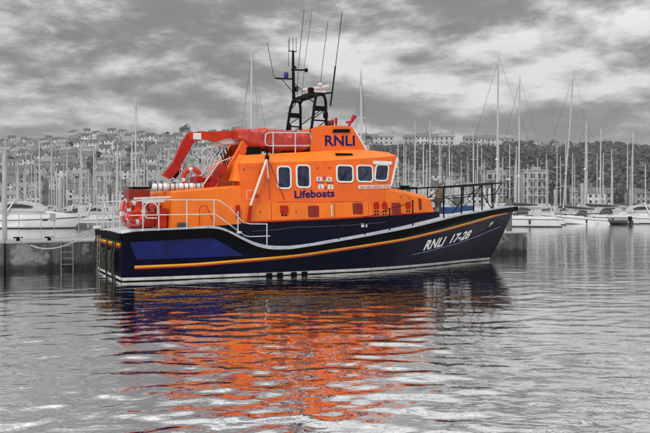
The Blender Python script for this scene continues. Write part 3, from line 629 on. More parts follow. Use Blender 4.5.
for sg in (-1, 1):        # low side rail amidships, black stanchions
    ps = [(6.24, 1.40), (7.18, 1.66), (8.2, 1.92), (9.22, 2.22), (10.24, 2.50)]
    m = MB()
    for x, zt in ps:
        y = sg*(hb(x, zs(x))-.22); m.tube([(x, y, zs(x)), (x, y, zt)], .026)
        m.lathe((x, y, zs(x)-.01), [(.06, 0), (.06, .04), (.03, .06)], n=8)
    for i in range(len(ps)-1):
        (x0, z0), (x1, z1) = ps[i], ps[i+1]; ya = sg*(hb(x0, zs(x0))-.22); yb = sg*(hb(x1, zs(x1))-.22)
        m.tube([(x0, ya, z0-.02), ((x0+x1)/2, (ya+yb)/2, (z0+z1)/2-.07), (x1, yb, z1-.02)], .012)
    m.build('side_rail', BLACK, boat)
def py(x): return max(.05, hb(x, zs(x))-.25)
for sg in (-1, 1):        # bow pulpit
    m = MB(); zt = lambda x: interp([(9.6, 2.98), (11.8, 2.98), (14.2, 3.12), (16.4, 3.3)], x)
    xs2 = [11.3, 11.8, 12.8, 13.6, 14.2, 15.0, 15.8]
    top = [(x, sg*py(x), zt(x)) for x in xs2]+[(16.35, 0, 3.28)]
    if sg < 0: m.tube([(10.3, -1.75, 2.90)]+top, .028)
    else: m.tube(top, .028)
    m.tube([(x, sg*py(x), zt(x)-.42) for x in xs2], .018)
    for x in (11.8, 12.84, 13.6, 14.22, 15.0): m.tube([(x, sg*py(x), zs(x)), (x, sg*py(x), zt(x))], .028)
    m.tube([(13.5, sg*py(13.5), 2.55), (14.2, sg*py(14.2), 3.1)], .022); m.tube([(14.3, sg*py(14.3), 2.70), (15.0, sg*py(15), 2.15)], .022)
    m.tube([(12.3, sg*py(12.3), 2.0), (12.84, sg*py(12.84), 2.5)], .022)
    m.tube([(15.8, sg*py(15.8), zt(15.8)), (15.2, sg*py(15.2), 2.72), (15.1, sg*py(15.1), zs(15.1))], .022)
    m.build('bow_rail', BLACK, boat)
m = MB()
for x, y in ((10.6, -1.2), (11.3, -1.1)): m.tube([(x, y, 2.66), (x, y, 3.0)], .025)
m.tube([(9.95, -1.5, 2.96), (11.3, -1.1, 3.0)], .022); m.box((10.7, -1.2, 3.0), (.3, .2, .12)); m.build('roof_rail', BLACK, boat)
# --- foredeck gear
m = MB(); m.box((13.3, -.45, 2.1), (.75, .6, .3)); m.box((14.2, -.3, 2.2), (.5, .5, .22)); m.build('anchor_locker', BSAIL, boat, bevel=.03)
m = MB(); m.lathe((12.9, -.2, 2.0), [(.22, 0), (.2, .1), (.14, .15), (.13, .4), (.25, .48), (.25, .56)], n=14); m.build('windlass', mat('dull_steel', (.08, .08, .08), .4, var=.3), boat)
m = MB(); m.box((14.3, .1, 2.24), (.9, .16, .14)); m.bar((13.9, -.3, 2.2), (14.7, .2, 2.5), .05, .1); m.build('anchor', mat('galvanised_anchor', (.35, .36, .37), .5), boat)
m = MB(); m.lathe((16.3, 0, 2.2), [(.1, 0), (.1, .12), (.16, .16), (.16, .22)], n=12); m.box((15.9, .25, 2.3), (.35, .3, .24)); m.build('bow_bollard', WHITE, boat)
# hull number lettering follows the hull plating
def on_hull(x0, x1, z0, zr, off=.02):
    def f(u, v):
        x = x0+(x1-x0)*u; z = z0+zr*u+v; return (x, -(hb(x, z)+off), z)
    return f
text_obj('lettering', 'RNLI', .50, LETW, hull, on_hull(10.95, 12.15, .66, .13), bold=.016, shear=.28)
text_obj('lettering', '17-28', .46, LETW, hull, on_hull(12.45, 13.75, .86, .17), bold=.016, shear=.28)
m = MB()
for k in range(3): m.tube([(15.0+.07*k, -(hb(15.0+.07*k, 1.45+.05*k)+.015), 1.45+.05*k), (15.05+.07*k, -(hb(15.05+.07*k, 1.62+.02*k)+.015), 1.62+.02*k)], .014)
m.build('draught_mark', LETW, hull)
m = MB(); side_prism(m, rrect(8.55, 1.60, .24, .13, .01), -.035, .01); m.build('notice_plate', WHITE, boat)
m = MB()
for x0, x1, z0 in ((4.3, 6.1, 1.45), (6.1, 9.4, 1.56)): m.tube([(x0, -1.97, z0), ((x0+x1)/2, -1.97, z0+.04), (x1, -1.96, z0+.14)], .014)
m.build('grab_line', mat('grey_cord', (.05, .05, .07), .7), boat)
# ------------------------------------------------------------------ loose gear carried by the lifeboat (things of their own)
def lifebuoy(loc, rz, tilt, label, grp):
    o = MB(); R, r = .30, .075; n, k = 32, 10
    for i in range(n):
        ma = 1 if (i % 8) in (0, 1) else 0; q = []
        for a_ in (2*pi*i/n, 2*pi*(i+1)/n):
            for j in range(k): b_ = 2*pi*j/k; q.append(((R+r*cos(b_))*cos(a_), r*sin(b_)*.8, (R+r*cos(b_))*sin(a_)))
        o.add(q, [(j, (j+1) % k, (j+1) % k+k, j+k) for j in range(k)], ma, True)
    x = o.build('lifebuoy', [mat('lifebuoy_red', (.70, .03, .02), .45), WHITE]); x.location = loc; x.rotation_euler = (tilt, 0, rz)
    m = MB(); m.tube([((R+.1)*cos(a_*pi/8), -.03, (R+.1)*sin(a_*pi/8)) for a_ in range(17)], .012, n=5); m.build('grab_rope', ROPE, x)
    return tag(x, label, 'lifebuoy', grp)
lifebuoy(wl(.12, -2.28, 2.12), BT+radians(58), 0, 'red and white lifebuoy hung on the stern rail corner, seen nearly edge on', 'lifebuoys on the lifeboat')
lifebuoy(wl(.52, -1.75, 2.08), BT+radians(20), 0, 'red lifebuoy tucked behind the stern rail beside the edge-on lifebuoy', 'lifebuoys on the lifeboat')
lifebuoy(wl(2.72, -.36, 3.24), BT, 0, 'red and white lifebuoy on the pipe hoop above the white raft canisters', 'lifebuoys on the lifeboat')
for i in range(2):
    c = MB(); y = -1.0; x0 = 1.22+i*.87
    pr = [(.0, 0), (.10, .01), (.118, .05), (.12, .4), (.132, .41), (.132, .46), (.12, .47), (.118, .79), (.10, .83), (0, .84)]
    n = 14; vs = [(z, r*cos(2*pi*k/n), r*sin(2*pi*k/n)*.95) for r, z in pr for k in range(n)]
    c.add(vs, [(a_*n+k, a_*n+(k+1) % n, (a_+1)*n+(k+1) % n, (a_+1)*n+k) for a_ in range(len(pr)-1) for k in range(n)], 0, True)
    o = c.build('raft_canister', WHITE); o.location = wl(x0, y, 2.93 if i else 2.91); o.rotation_euler = (0, 0, BT)
    for zz in (.15, .31, .56, .72): d = MB(); d.tube([(zz, .128*cos(2*pi*k/12), .126*sin(2*pi*k/12)) for k in range(13)], .012, n=4); d.build('strap', BLACK, o)
    tag(o, ('white life raft canister on the deckhouse edge, the one nearer the stern', 'white life raft canister on the deckhouse below the hoop lifebuoy')[i], 'canister', 'raft canisters')
# covered inflatable on the wheelhouse roof
dg = empty('covered_inflatable', wl(5.6, -.55, 4.1), BT, 'inflatable boat under a red cover on the wheelhouse roof behind white rails', 'dinghy')
m = MB(); secs = []
nx_ = 60
for i in range(nx_+1):
    u = i/nx_; x = -1.42+2.85*u; hh = interp([(0, .50), (.05, .62), (.2, .68), (.35, .70), (.5, .66), (.62, .72), (.8, .64), (.95, .66), (1, .50)], u); ww = interp([(0, .35), (.08, .62), (.5, .72), (.9, .66), (1, .45)], u)
    zb = interp([(0, .50), (.15, .22), (.4, .12), (1, .10)], u)
    ring = []
    for k in range(32):
        a_ = 2*pi*k/32; cy, cz_ = cos(a_), sin(a_)
        yy = ww*math.copysign(abs(cy)**.55, cy)*(1.08 if cz_ < -.2 else .96); zz = (zb+.86)/2+( .86-zb)/2*math.copysign(abs(cz_)**.62, cz_)*(hh/.72 if cz_ > 0 else 1)
        w_ = noise.noise(Vector((x*2.2, yy*2, zz*3)))*.16-abs(noise.noise(Vector((x*3.2+3+zz*2.2, yy*1.5, zz*1.4))))*.22+.05
        ring.append((x, yy*(1+w_), zz+w_*.8))
    secs.append(ring)
m.loft(secs, 0, True, True, True); m.build('cover', COVER, dg, weld=True)
m = MB(); m.box((-.9, 0, .06), (.5, 1.1, .30)); m.box((.6, 0, .02), (.9, 1.1, .22)); m.build('cradle', BLACK, dg)
m = MB()
for x in (-.6, .1, .8): m.tube([(x, .72*cos(pi*k/10), .46+.42*sin(pi*k/10)) for k in range(11)], .012, n=4)
m.build('lashing', DRED, dg)
m = MB(); y = -1.42
m.tube([(6.64, y, 4.87), (5.1, y, 4.80), (5.0, y, 4.74), (4.97, y, 4.5), (5.0, y, 4.38), (5.1, y, 4.35), (6.64, y, 4.41)], .022)
for x in (5.27, 6.1): m.tube([(x, y, 3.98), (x, y, 4.84)], .022)
m.tube([(6.64, y, 4.87), (6.78, y+.1, 4.6)], .02); m.build('roof_guard_rail', STEEL, boat)
cl = MB(); base = Vector((0, 0, 0))
for k in range(7):
    r = .17-.006*k; z = .05*k; cl.tube([(r*cos(2*pi*j/14), r*sin(2*pi*j/14)*.8, z+.012*sin(j)) for j in range(15)], .03, n=5)
for k in range(5): cl.tube([(.1*sin(k*2), .12*cos(k*2), .3), (.14*sin(k+1), .1*cos(k), .55), (.08*cos(k*3), .08*sin(k), .70)], .03, n=5)
o = cl.build('coiled_rope', ROPEB); o.location = wl(12.95, -.2, 2.50); o.rotation_euler = (0, 0, BT); tag(o, 'brown rope coiled on the windlass at the lifeboat bow', 'rope')
# ------------------------------------------------------------------ concrete breakwater the boat lies against
cm = bpy.data.materials.new('stained_concrete'); cm.use_nodes = True; t = cm.node_tree; b = t.nodes['Principled BSDF']; b.inputs['Roughness'].default_value = .85
co = t.nodes.new('ShaderNodeTexCoord')
def cn(scale, st, det=6):
    mp = t.nodes.new('ShaderNodeMapping'); mp.inputs['Scale'].default_value = st; t.links.new(co.outputs['Object'], mp.inputs[0])
    n = t.nodes.new('ShaderNodeTexNoise'); n.inputs['Scale'].default_value = scale; n.inputs['Detail'].default_value = det; t.links.new(mp.outputs[0], n.inputs['Vector']); return n.outputs[0]
def crp(src, p0, c0, p1, c1):
    r = t.nodes.new('ShaderNodeValToRGB'); r.color_ramp.elements[0].position = p0; r.color_ramp.elements[1].position = p1
    r.color_ramp.elements[0].color = (c0, c0, c0, 1); r.color_ramp.elements[1].color = (c1, c1, c1, 1); t.links.new(src, r.inputs[0]); return r.outputs[0]
streak = crp(cn(3, (1.2, 1.2, .12)), .35, .03, .7, .13); blot = crp(cn(1.1, (1, 1, 1.1), 5), .50, 0, .56, 1)
mx_ = t.nodes.new('ShaderNodeMix'); mx_.data_type = 'RGBA'; t.links.new(blot, mx_.inputs['Factor']); t.links.new(streak, mx_.inputs['A'])
t.links.new(crp(cn(8, (1, 1, 1)), .3, .16, .7, .27), mx_.inputs['B']); sz_ = t.nodes.new('ShaderNodeSeparateXYZ'); t.links.new(co.outputs['Object'], sz_.inputs[0]); ad = t.nodes.new('ShaderNodeMath'); ad.operation = 'MULTIPLY_ADD'
t.links.new(cn(2.5, (1, 1, 1)), ad.inputs[0]); ad.inputs[1].default_value = -.35; t.links.new(sz_.outputs[2], ad.inputs[2])
weed = crp(ad.outputs[0], .0, .22, .16, 1); wmx = t.nodes.new('ShaderNodeMix'); wmx.data_type = 'RGBA'; wmx.blend_type = 'MULTIPLY'; wmx.inputs['Factor'].default_value = 1
t.links.new(mx_.outputs['Result'], wmx.inputs['A']); t.links.new(weed, wmx.inputs['B']); t.links.new(wmx.outputs['Result'], b.inputs['Base Color'])
cb2 = t.nodes.new('ShaderNodeBump'); cb2.inputs['Distance'].default_value = .04; cb2.inputs['Strength'].default_value = .7; t.links.new(cn(9, (1, 1, 1)), cb2.inputs['Height']); t.links.new(cb2.outputs[0], b.inputs['Normal'])
bk = empty('breakwater', wl(0, 3.0), BT, 'long floating concrete breakwater with stained sides behind the lifeboat', 'breakwater')
TOPC = mat('breakwater_top', .36, .8, var=.2, vscale=1.5, bump=.3, bscale=30)
for (x0, x1) in ((-14.0, -3.02), (-2.98, 8.0), (8.05, 20.3)):
    m = MB(); m.box(((x0+x1)/2, 1.3, .2), (x1-x0, 2.6, 1.56)); m.build('wall', cm, bk, bevel=.03)
    m = MB(); m.box(((x0+x1)/2, 1.3, 1.0), (x1-x0-.02, 2.64, .06)); m.build('top', TOPC, bk, bevel=.01)
ld = MB()
for x in (-1.16, -.75): ld.tube([(x, -.06, 1.05), (x, -.06, -.5)], .02)
for k in range(5): ld.tube([(-1.16, -.06, .85-k*.22), (-.75, -.06, .85-k*.22)], .016)
ld.build('ladder', mat('ladder_steel', .24, .6, var=.3), bk)
m = MB()
for x in (-3.6, -2.45, -1.67, -1.2, -.3): m.tube([(x, 1.9, 1.0), (x, 1.9, 2.0)], .014)
m.tube([(-9, 1.9, 1.98), (-1.2, 1.9, 2.0)], .016); m.tube([(-9, 1.9, 1.5), (-.3, 1.9, 1.5)], .008); m.box((-1.25, 1.9, 1.85), (.2, .12, .3)); m.build('rail', mat('thin_rail', .4, .5), bk)
m = MB(); m.lathe(wl(-2.97, 4.2, 0), [(.085, -1), (.085, 4.1), (.06, 4.2)], n=12); o = m.build('pile', PILE)
tag(o, 'tall slim pale steel pile at the left end of the breakwater', 'pile')
for x, y, lab in ((-2.55, .7, 'dark mooring cleat on the breakwater beside the tall slim pile'), (-1.5, .6, 'dark mooring cleat on the breakwater above the ladder'),):
    m = MB(); m.box((0, 0, .05), (.12, .08, .1)); m.tube([(-.16, 0, .12), (.16, 0, .12)], .03); o = m.build('cleat', BLACK); o.location = wl(x, 3+y, 1.03); o.rotation_euler = (0, 0, BT); tag(o, lab, 'cleat')
m = MB(); pts = []
for i in range(25):
    u = i/24; a0 = Vector(wl(-2.5, 3.5, 1.15)); b0 = Vector(wl(.0, 2.3, 1.5)); p = a0.lerp(b0, u); p.z -= 4*u*(1-u)*.52; p += Vector((0, -.55, 0))*sin(pi*u); pts.append(p)
m.tube(pts, .022, n=6); o = m.build('mooring_line', ROPE); tag(o, 'pale mooring line sagging from the lifeboat stern to the breakwater', 'rope')
m = MB(); pts = []
for i in range(15):
    u = i/14; a0 = Vector(wl(-1.5, 3.6, 1.15)); b0 = Vector(wl(-.05, 2.35, 1.5)); p = a0.lerp(b0, u); p.z -= 4*u*(1-u)*.12; pts.append(p)
m.tube(pts, .018, n=6); o = m.build('mooring_line', ROPE); tag(o, 'short taut mooring line from the lifeboat stern corner to the cleat above the ladder', 'rope')
# ------------------------------------------------------------------ yachts
def yhull(L_, B, F, rise, mb, scoop=.6, m_h=0, m_b=1, rake=1.1, n=18):
    g = []
    for i in range(n+1):
        s = i/n; x0 = -L_/2+L_*s
        zt = F*(1+rise*(s**2)); bw = B/2*(interp([(0, .72), (.2, .92), (.45, 1), (.7, .82), (.85, .52), (.95, .22), (1, .02)], s))
        row = []
        for z, k in ((-.4, .35), (.0, .74), (.12, .80), (zt*.70, .955), (zt*.78, .968), (zt, 1.0), (zt+.05, .985)):
            fz = z/zt; xx = x0+(rake*(fz-1)*(s**3) if s > .5 else 0)-(scoop*(1-fz)*-1*(1-s)**6 if s < .5 else 0)*(-1)
            row.append((xx, bw*k, z))
        g.append(row)
    for sg in (-1, 1):
        for i in range(n):
            for j in range(6):
                q = [(p[0], p[1]*sg, p[2]) for p in (g[i][j], g[i+1][j], g[i+1][j+1], g[i][j+1])]
                mb.add(q if sg < 0 else q[::-1], [(0, 1, 2, 3)], m_b if j in (1, 3) else m_h, True)
    for i in range(n):
        a_, c = g[i][6], g[i+1][6]; mb.add([(a_[0], -a_[1], a_[2]), (c[0], -c[1], c[2]), (c[0], c[1], c[2]), (a_[0], a_[1], a_[2])], [(0, 1, 2, 3)], m_h)
    tr = [(p[0], -p[1], p[2]) for p in g[0]]+[(p[0], p[1], p[2]) for p in g[0][::-1]]; mb.add(tr, [tuple(range(len(tr)))[::-1]], m_h)
def make_yacht(L_, mast, hm, cover, detail=True, mr=.115, stripe=GDK):
    r = empty('sailing_yacht'); B = L_*.3; F = L_*.095
    m = MB(); yhull(L_, B, F, .35, m); m.build('hull', [hm, stripe], r, weld=True)
    m = MB(); secs = []
    for u, hh, ww in ((-.22, .0, .55), (-.20, .36, .56), (0, .42, .60), (.18, .30, .5), (.27, .02, .3)):
        y_ = B/2*ww; z_ = F*(1.1); secs.append([(L_*u, -y_, z_-.1), (L_*u, -y_*.88, z_+hh), (L_*u, y_*.88, z_+hh), (L_*u, y_, z_-.1)])
    m.loft(secs, 0); m.build('cabin', GW, r)
    m = MB(); m.box((0, 0, F*1.1+.24), (L_*.30, B*.585, .12)); m.build('cabin_window', GGL, r)
    mz = F*1.1+.35
    m = MB(); m.tube([(L_*.06, 0, F), (L_*.05, 0, mast*.6), (L_*.045, 0, mast)], [mr, mr, mr*.75], n=7)
    m.tube([(L_*.045, 0, mast), (L_*.045, 0, mast+.35)], .015, n=4); m.box((L_*.045-.1, 0, mast+.1), (.35, .04, .05)); ma = m.build('mast', ALU, r)
    for k in (.42, .70):
        m = MB(); m.tube([(L_*.05, -B*.30*(1.1-k*.5), mast*k+.1), (L_*.05, 0, mast*k), (L_*.05, B*.30*(1.1-k*.5), mast*k+.1)], .032, n=4); m.build('spreader', ALU, ma)
    m = MB()
    for sg in (-1, 1):
        m.tube([(L_*.04, sg*B*.46, F), (L_*.05, sg*B*.26, mast*.42+.1), (L_*.05, sg*B*.22, mast*.7), (L_*.045, 0, mast*.98)], .014, n=3, cap=False)
    m.tube([(L_*.49, 0, F*1.35), (L_*.045, 0, mast*.97)], .018, n=4, cap=False); m.tube([(-L_*.48, 0, F*1.1), (L_*.045, 0, mast)], .014, n=3, cap=False)
    m.build('rigging', WIRE, ma)
    m = MB(); m.tube([(L_*.05, 0, mz+.75), (-L_*.34, 0, mz+.80)], .06, n=6); bo = m.build('boom', ALU, r)
    m = MB(); m.tube([(L_*.05, 0, mz+1.15), (L_*.0, 0, mz+1.02), (-L_*.2, 0, mz+.95), (-L_*.33, 0, mz+.88)], [.12, .2, .16, .08], n=8); m.build('sail_cover', cover, bo)
    if detail:
        for sg in (-1, 1):
            for u in (-.12, .02, .14): m = MB(); m.box((L_*u, sg*B*.285, F*1.1+.18), (.55, .05, .16)); m.build('portlight', GGL, r)
            for u in (-.25, .05, .22): m = MB(); m.lathe((L_*u, sg*(B*.5*interp([(-.5, .72), (-.2, .96), (0, 1), (.22, .82)], u)+.12), F*.25), [(.03, 0), (.12, .08), (.12, .5), (.03, .6)], n=8); m.build('fender', (GDK, CANVL)[u > 0], r)
        m = MB(); m.tube([(-L_*.49, .3, F), (-L_*.52, .3, F+1.3)], .02, n=4); m.box((-L_*.54, .3, F+1.1), (.4, .02, .3)); m.build('ensign', CANV, r)
        m = MB(); m.lathe((L_*.045+.15, 0, mast*.5), [(.1, 0), (.2, .05), (.2, .18), (.1, .25)], n=8); m.build('radar_dome', GW, r)
        m = MB()
        for sg in (-1, 1):
            pts = []
            for k in range(9):
                s = k/8; x = -L_/2+.2+(L_-.5)*s; y_ = sg*B/2*interp([(0, .72), (.2, .92), (.45, 1), (.7, .82), (.85, .52), (.95, .22), (1, .05)], s)*.95; z_ = F*(1+.35*s*s)
                m.tube([(x, y_, z_), (x, y_, z_+.6)], .016, n=4); pts.append((x, y_, z_+.6))
            m.tube(pts, .012, n=4)
        m.build('guard_rail', ALU, r)
        m = MB(); secs = []
        for u, hh in ((-.24, .55), (-.19, .62), (-.15, .5), (-.11, .0)):
            z_ = F*1.1+.38; secs.append([(L_*u, -B*.3, z_-.2), (L_*u, -B*.26, z_+hh), (L_*u, B*.26, z_+hh), (L_*u, B*.3, z_-.2)])
        m.loft(secs, 0); m.build('sprayhood', cover, r)
    return r
protos = []
for (L_, mast, hm, cv) in ((11.5, 15, GW, CANV), (9.5, 12.5, GW, CANVL), (8.5, 11, GW2, CANV), (10.5, 13.5, GW3, CANVL)):
    p = make_yacht(L_, mast, hm, cv, detail=len(protos) < 2); protos.append(p); index_kids(p)
used = set()
def put_yacht(k, x, y, rz, sc, mastscale, label, group=None):
    p = protos[k]
    r = p if k not in used else copy_tree(p); used.add(k)
    r.location = (x, y, 0); r.rotation_euler = (0, 0, rz); r.scale = (sc, sc, sc*mastscale)
    tag(r, label, 'yacht', group); return r
def px2x(px, Y): return (px-325)/740*Y
G1 = 'sailing yachts moored in the marina'
# the named ones: mast pixel bearing, distance, proto, heading, hull scale, wanted masthead height
NAMED = [
 (136, 100, 1, 1.9, 1.0, 16.8, 'yacht with a lone tall dark-looking mast rising above the town on the left', 1),
 (254, 82, 0, 2.2, 1.0, 19.5, 'yacht whose very tall mast rises behind the red covered inflatable', 1),
 (360, 88, 1, 1.2, 1.0, 18.3, 'yacht whose tall mast rises just right of the RNLI steering box', 1),
 (415, 118, 2, 1.4, 1.0, 15.6, 'yacht whose mast stands first to the right of the wheelhouse above the terrace', 1),
 (431, 122, 1, 1.8, 1.0, 16.2, 'yacht whose mast stands second to the right of the wheelhouse above the terrace', 1),
 (503, 84, 0, 2.9, 1.0, 19.4, 'yacht with the tallest mast, directly above the lifeboat bow', 1),
 (523, 92, 1, 3.0, .95, 18.3, 'white yacht just right of the bow with its mast beside the tallest one', 1),
 (567, 97, 0, 2.75, .86, 20.0, 'white yacht with the leaning tall mast and dark boom cover', 1),
 (604, 108, 1, 2.95, 1.0, 13.4, 'white yacht to the right of the leaning tall mast, behind the motor boat', 1),
 (590, 98, 0, 2.85, .95, 13.3, 'white yacht with a long dark boom cover at the right', 1),
 (636, 112, 2, 2.8, 1.1, 13.4, 'white yacht near the right edge of the picture with a bare mast', 1),
]
for px_, Y, k, rz, sc, hgt, lab, _ in NAMED:
    base = (15, 12.5, 11, 13.5)[k]
    r = put_yacht(k, px2x(px_, Y), Y, rz, sc, hgt/(base*sc), lab, G1)
    r.scale = (sc, sc, sc)
    # real masts of their own height: share the hull, rebuild mast
    for c in list(r.children):
        if c.name.startswith('mast'): c.scale = (1, 1, hgt/(base*sc))
    if px_ == 567: r.rotation_euler = (radians(2.0), radians(-3.5), rz)
# the packed rows
rows = [(-60, 250, 96, 108, 17, .80), (-70, 250, 118, 130, 20, .82), (-80, 260, 142, 156, 24, .85), (-80, 260, 170, 188, 24, .9), (-80, 260, 200, 222, 20, .95),
        (385, 520, 112, 124, 9, .95), (380, 520, 138, 150, 10, .98), (370, 540, 165, 182, 11, 1.0), (360, 560, 200, 222, 10, 1.05),
        (535, 700, 118, 128, 8, 1.0), (530, 720, 145, 160, 10, 1.0), (530, 720, 180, 205, 10, 1.05), (250, 380, 140, 220, 10, .9)]
for ri, (p0, p1, y0, y1, n, ms) in enumerate(rows):
    side = 'left of the lifeboat stern' if p1 < 300 else ('behind the bow rail' if p1 < 565 and p0 > 300 else ('at the right' if p0 > 500 else 'hidden behind the wheelhouse'))
    near = 'nearer rows' if y0 < 135 else 'farther rows'
    for i in range(n):
        px_ = p0+(p1-p0)*(i+random.uniform(.15, .85))/n; Y = random.uniform(y0, y1); k = random.choice((3, 2, 2, 3, 2))
        r = put_yacht(k, px2x(px_, Y), Y, random.choice((1.35, 1.7, -1.4, 1.1, 2.0, -1.8)), random.uniform(.78, 1.05), ms*random.uniform(.82, 1.1),
                      ('pale small yacht' if k == 2 else 'white yacht' if k == 1 else 'pale yacht')+' in the '+near+' '+side, 'yachts '+near+' '+side)
for k in range(4):
    if k not in used: put_yacht(k, -80-k*15, 120, 1.4, 1, 1, 'white yacht at the far left of the marina', G1)
# motor cruiser at the left
def motor(L_, name, label, loc, rz, flip=False, grp=None):
    r = empty(name, loc, rz, label, 'motor boat', grp); B = L_*.31; F = L_*.10
    m = MB(); yhull(L_, B, F, .45, m, .2, rake=1.8); m.build('hull', [GW, GDK], r, weld=True)
    m = MB(); secs = []
    for u, hh, ww in ((-.30, .75, .72), (-.05, .80, .74), (.10, .62, .68), (.30, .25, .5), (.42, .02, .25)):
        y_ = B/2*ww; z_ = F*1.12; secs.append([(L_*u, -y_, z_-.1), (L_*u, -y_*.8, z_+hh), (L_*u, y_*.8, z_+hh), (L_*u, y_, z_-.1)])
    m.loft(secs, 0, smooth=False); cb_ = m.build('cabin', GW, r, bevel=.04)
    m = MB(); secs = []
    for u, hh in ((-.34, 1.05), (-.28, 1.55), (-.12, 1.62), (.02, 1.35), (.10, .8)):
        z_ = F*1.12; y_ = B*.36; secs.append([(L_*u, -y_, z_+.55), (L_*u, -y_*.82, z_+hh), (L_*u, y_*.82, z_+hh), (L_*u, y_, z_+.55)])
    m.loft(secs, 0); m.build('canopy', CANVL, r, bevel=.05)
    for sg in (-1, 1):
        m = MB(); q = [(-.24, 1.05), (-.02, 1.02), (.0, 1.18), (-.1, 1.42), (-.22, 1.42)]
        m.loft([[(L_*u, sg*(B*.36-.02+.05), F*1.12+z_*.88) for u, z_ in q], [(L_*u, sg*(B*.30), F*1.12+z_*.92) for u, z_ in q]], 0); m.build('side_window', GGL, r)
        m = MB(); m.box((L_*.12, sg*B*.475, F*.78), (.5, .06, .14)); m.build('porthole', GGL, r)
    m = MB(); m.tube([(-L_*.26, -B*.4, F), (-L_*.16, -B*.36, F*1.12+1.75), (-L_*.16, B*.36, F*1.12+1.75), (-L_*.26, B*.4, F)], .09, n=6); m.build('radar_arch', GW, r)
    m = MB()
    for sg in (-1, 1):
        pts = []
        for k in range(7):
            s = .45+.55*k/6; x = -L_/2+L_*s-.1; y_ = sg*B/2*interp([(.45, 1), (.7, .82), (.85, .52), (.95, .22), (1, .05)], s)*.92; z_ = F*(1+.45*s*s)
            m.tube([(x, y_, z_), (x+.1, y_, z_+.62)], .016, n=4); pts.append((x+.1, y_, z_+.62))
        m.tube(pts, .018, n=4)
    m.build('bow_rail', ALU, r)
    return r
motor(11.0, 'motor_cruiser', 'large white motor cruiser with a canopy at the far left beyond the breakwater', (px2x(36, 77), 77, 0), .12)
motor(8.5, 'motor_cruiser', 'white motor boat with upright cabin at the right edge beside the yachts', (px2x(632, 98), 98, 0), pi-.25)
motor(7.5, 'motor_cruiser', 'small white motor boat between the big cruiser and the lifeboat stern', (px2x(100, 92), 92, 0), .5)
motor(8.0, 'motor_cruiser', 'white motor boat behind the bow rail of the lifeboat', (px2x(430, 90), 90, 0), 2.6)
motor(7.0, 'motor_cruiser', 'white motor boat just right of the lifeboat bow, behind the dark dinghy', (px2x(541, 103), 103, 0), 2.8)
mp_ = motor(6.5, 'motor_boat', 'small white motor boat', (px2x(30, 112), 112, 0), .4); index_kids(mp_); first = True
for (p0, p1, y0, y1, n, where) in ((-20, 260, 93, 112, 13, 'left of the stern'), (-20, 260, 122, 170, 14, 'far left rows'), (385, 500, 95, 130, 7, 'behind the bow rail'), (520, 660, 106, 150, 12, 'behind the right-hand yachts')):
    for i in range(n):
        px_ = p0+(p1-p0)*(i+random.uniform(.2, .8))/n; Y = random.uniform(y0, y1); r = mp_ if first else copy_tree(mp_); first = False
        r.location = (px2x(px_, Y), Y, 0); r.rotation_euler = (0, 0, random.choice((.3, -.4, 2.8, 1.2, 3.4))); r.scale = (random.uniform(.8, 1.15),)*3; tag(r, 'small white motor boat '+where, 'motor boat', 'small motor boats '+where)
def rib(label, loc, rz):
    r = empty('inflatable_dinghy', loc, rz, label, 'dinghy', 'dark inflatable dinghies')
    m = MB(); m.tube([(-1.5, -.65, .3), (.6, -.65, .32), (1.25, -.4, .42), (1.5, 0, .5), (1.25, .4, .42), (.6, .65, .32), (-1.5, .65, .3)], .22, n=8); m.build('tube', GDK, r)
    m = MB(); m.box((-.2, 0, .2), (2.4, 1.0, .08)); m.box((-1.3, 0, .42), (.06, 1.0, .5)); m.build('floor', CANVL, r)
    m = MB(); m.box((-1.55, 0, .75), (.35, .35, .5)); m.tube([(-1.5, 0, .6), (-1.6, 0, -.2)], .07); m.build('outboard', BLACK, r)
for (p_, Y_, lab) in ((520, 97, 'pale tender tied across the yacht stern just right of the bow'), (577, 99, 'small pale tender between the leaning-mast yacht and its neighbour'), (598, 96, 'small pale tender under the long dark boom cover')):
    r = empty('tender', (px2x(p_, Y_), Y_, 0), random.uniform(0, 3), lab, 'dinghy'); m = MB(); yhull(3.0, 1.35, .5, .3, m, .1); m.build('hull', [GW2, GDK], r, weld=True)
    m = MB(); m.box((-.2, 0, .42), (.3, 1.1, .05)); m.build('thwart', PONT, r); m = MB(); m.box((-1.6, 0, .7), (.3, .3, .5)); m.build('outboard', BLACK, r)
rib('dark inflatable dinghy under the yacht sterns just right of the lifeboat bow', (px2x(541, 93), 93, 0), 2.4)
rib('dark inflatable dinghy between the two white boats near the right edge', (px2x(619, 95), 95, 0), 2.2)
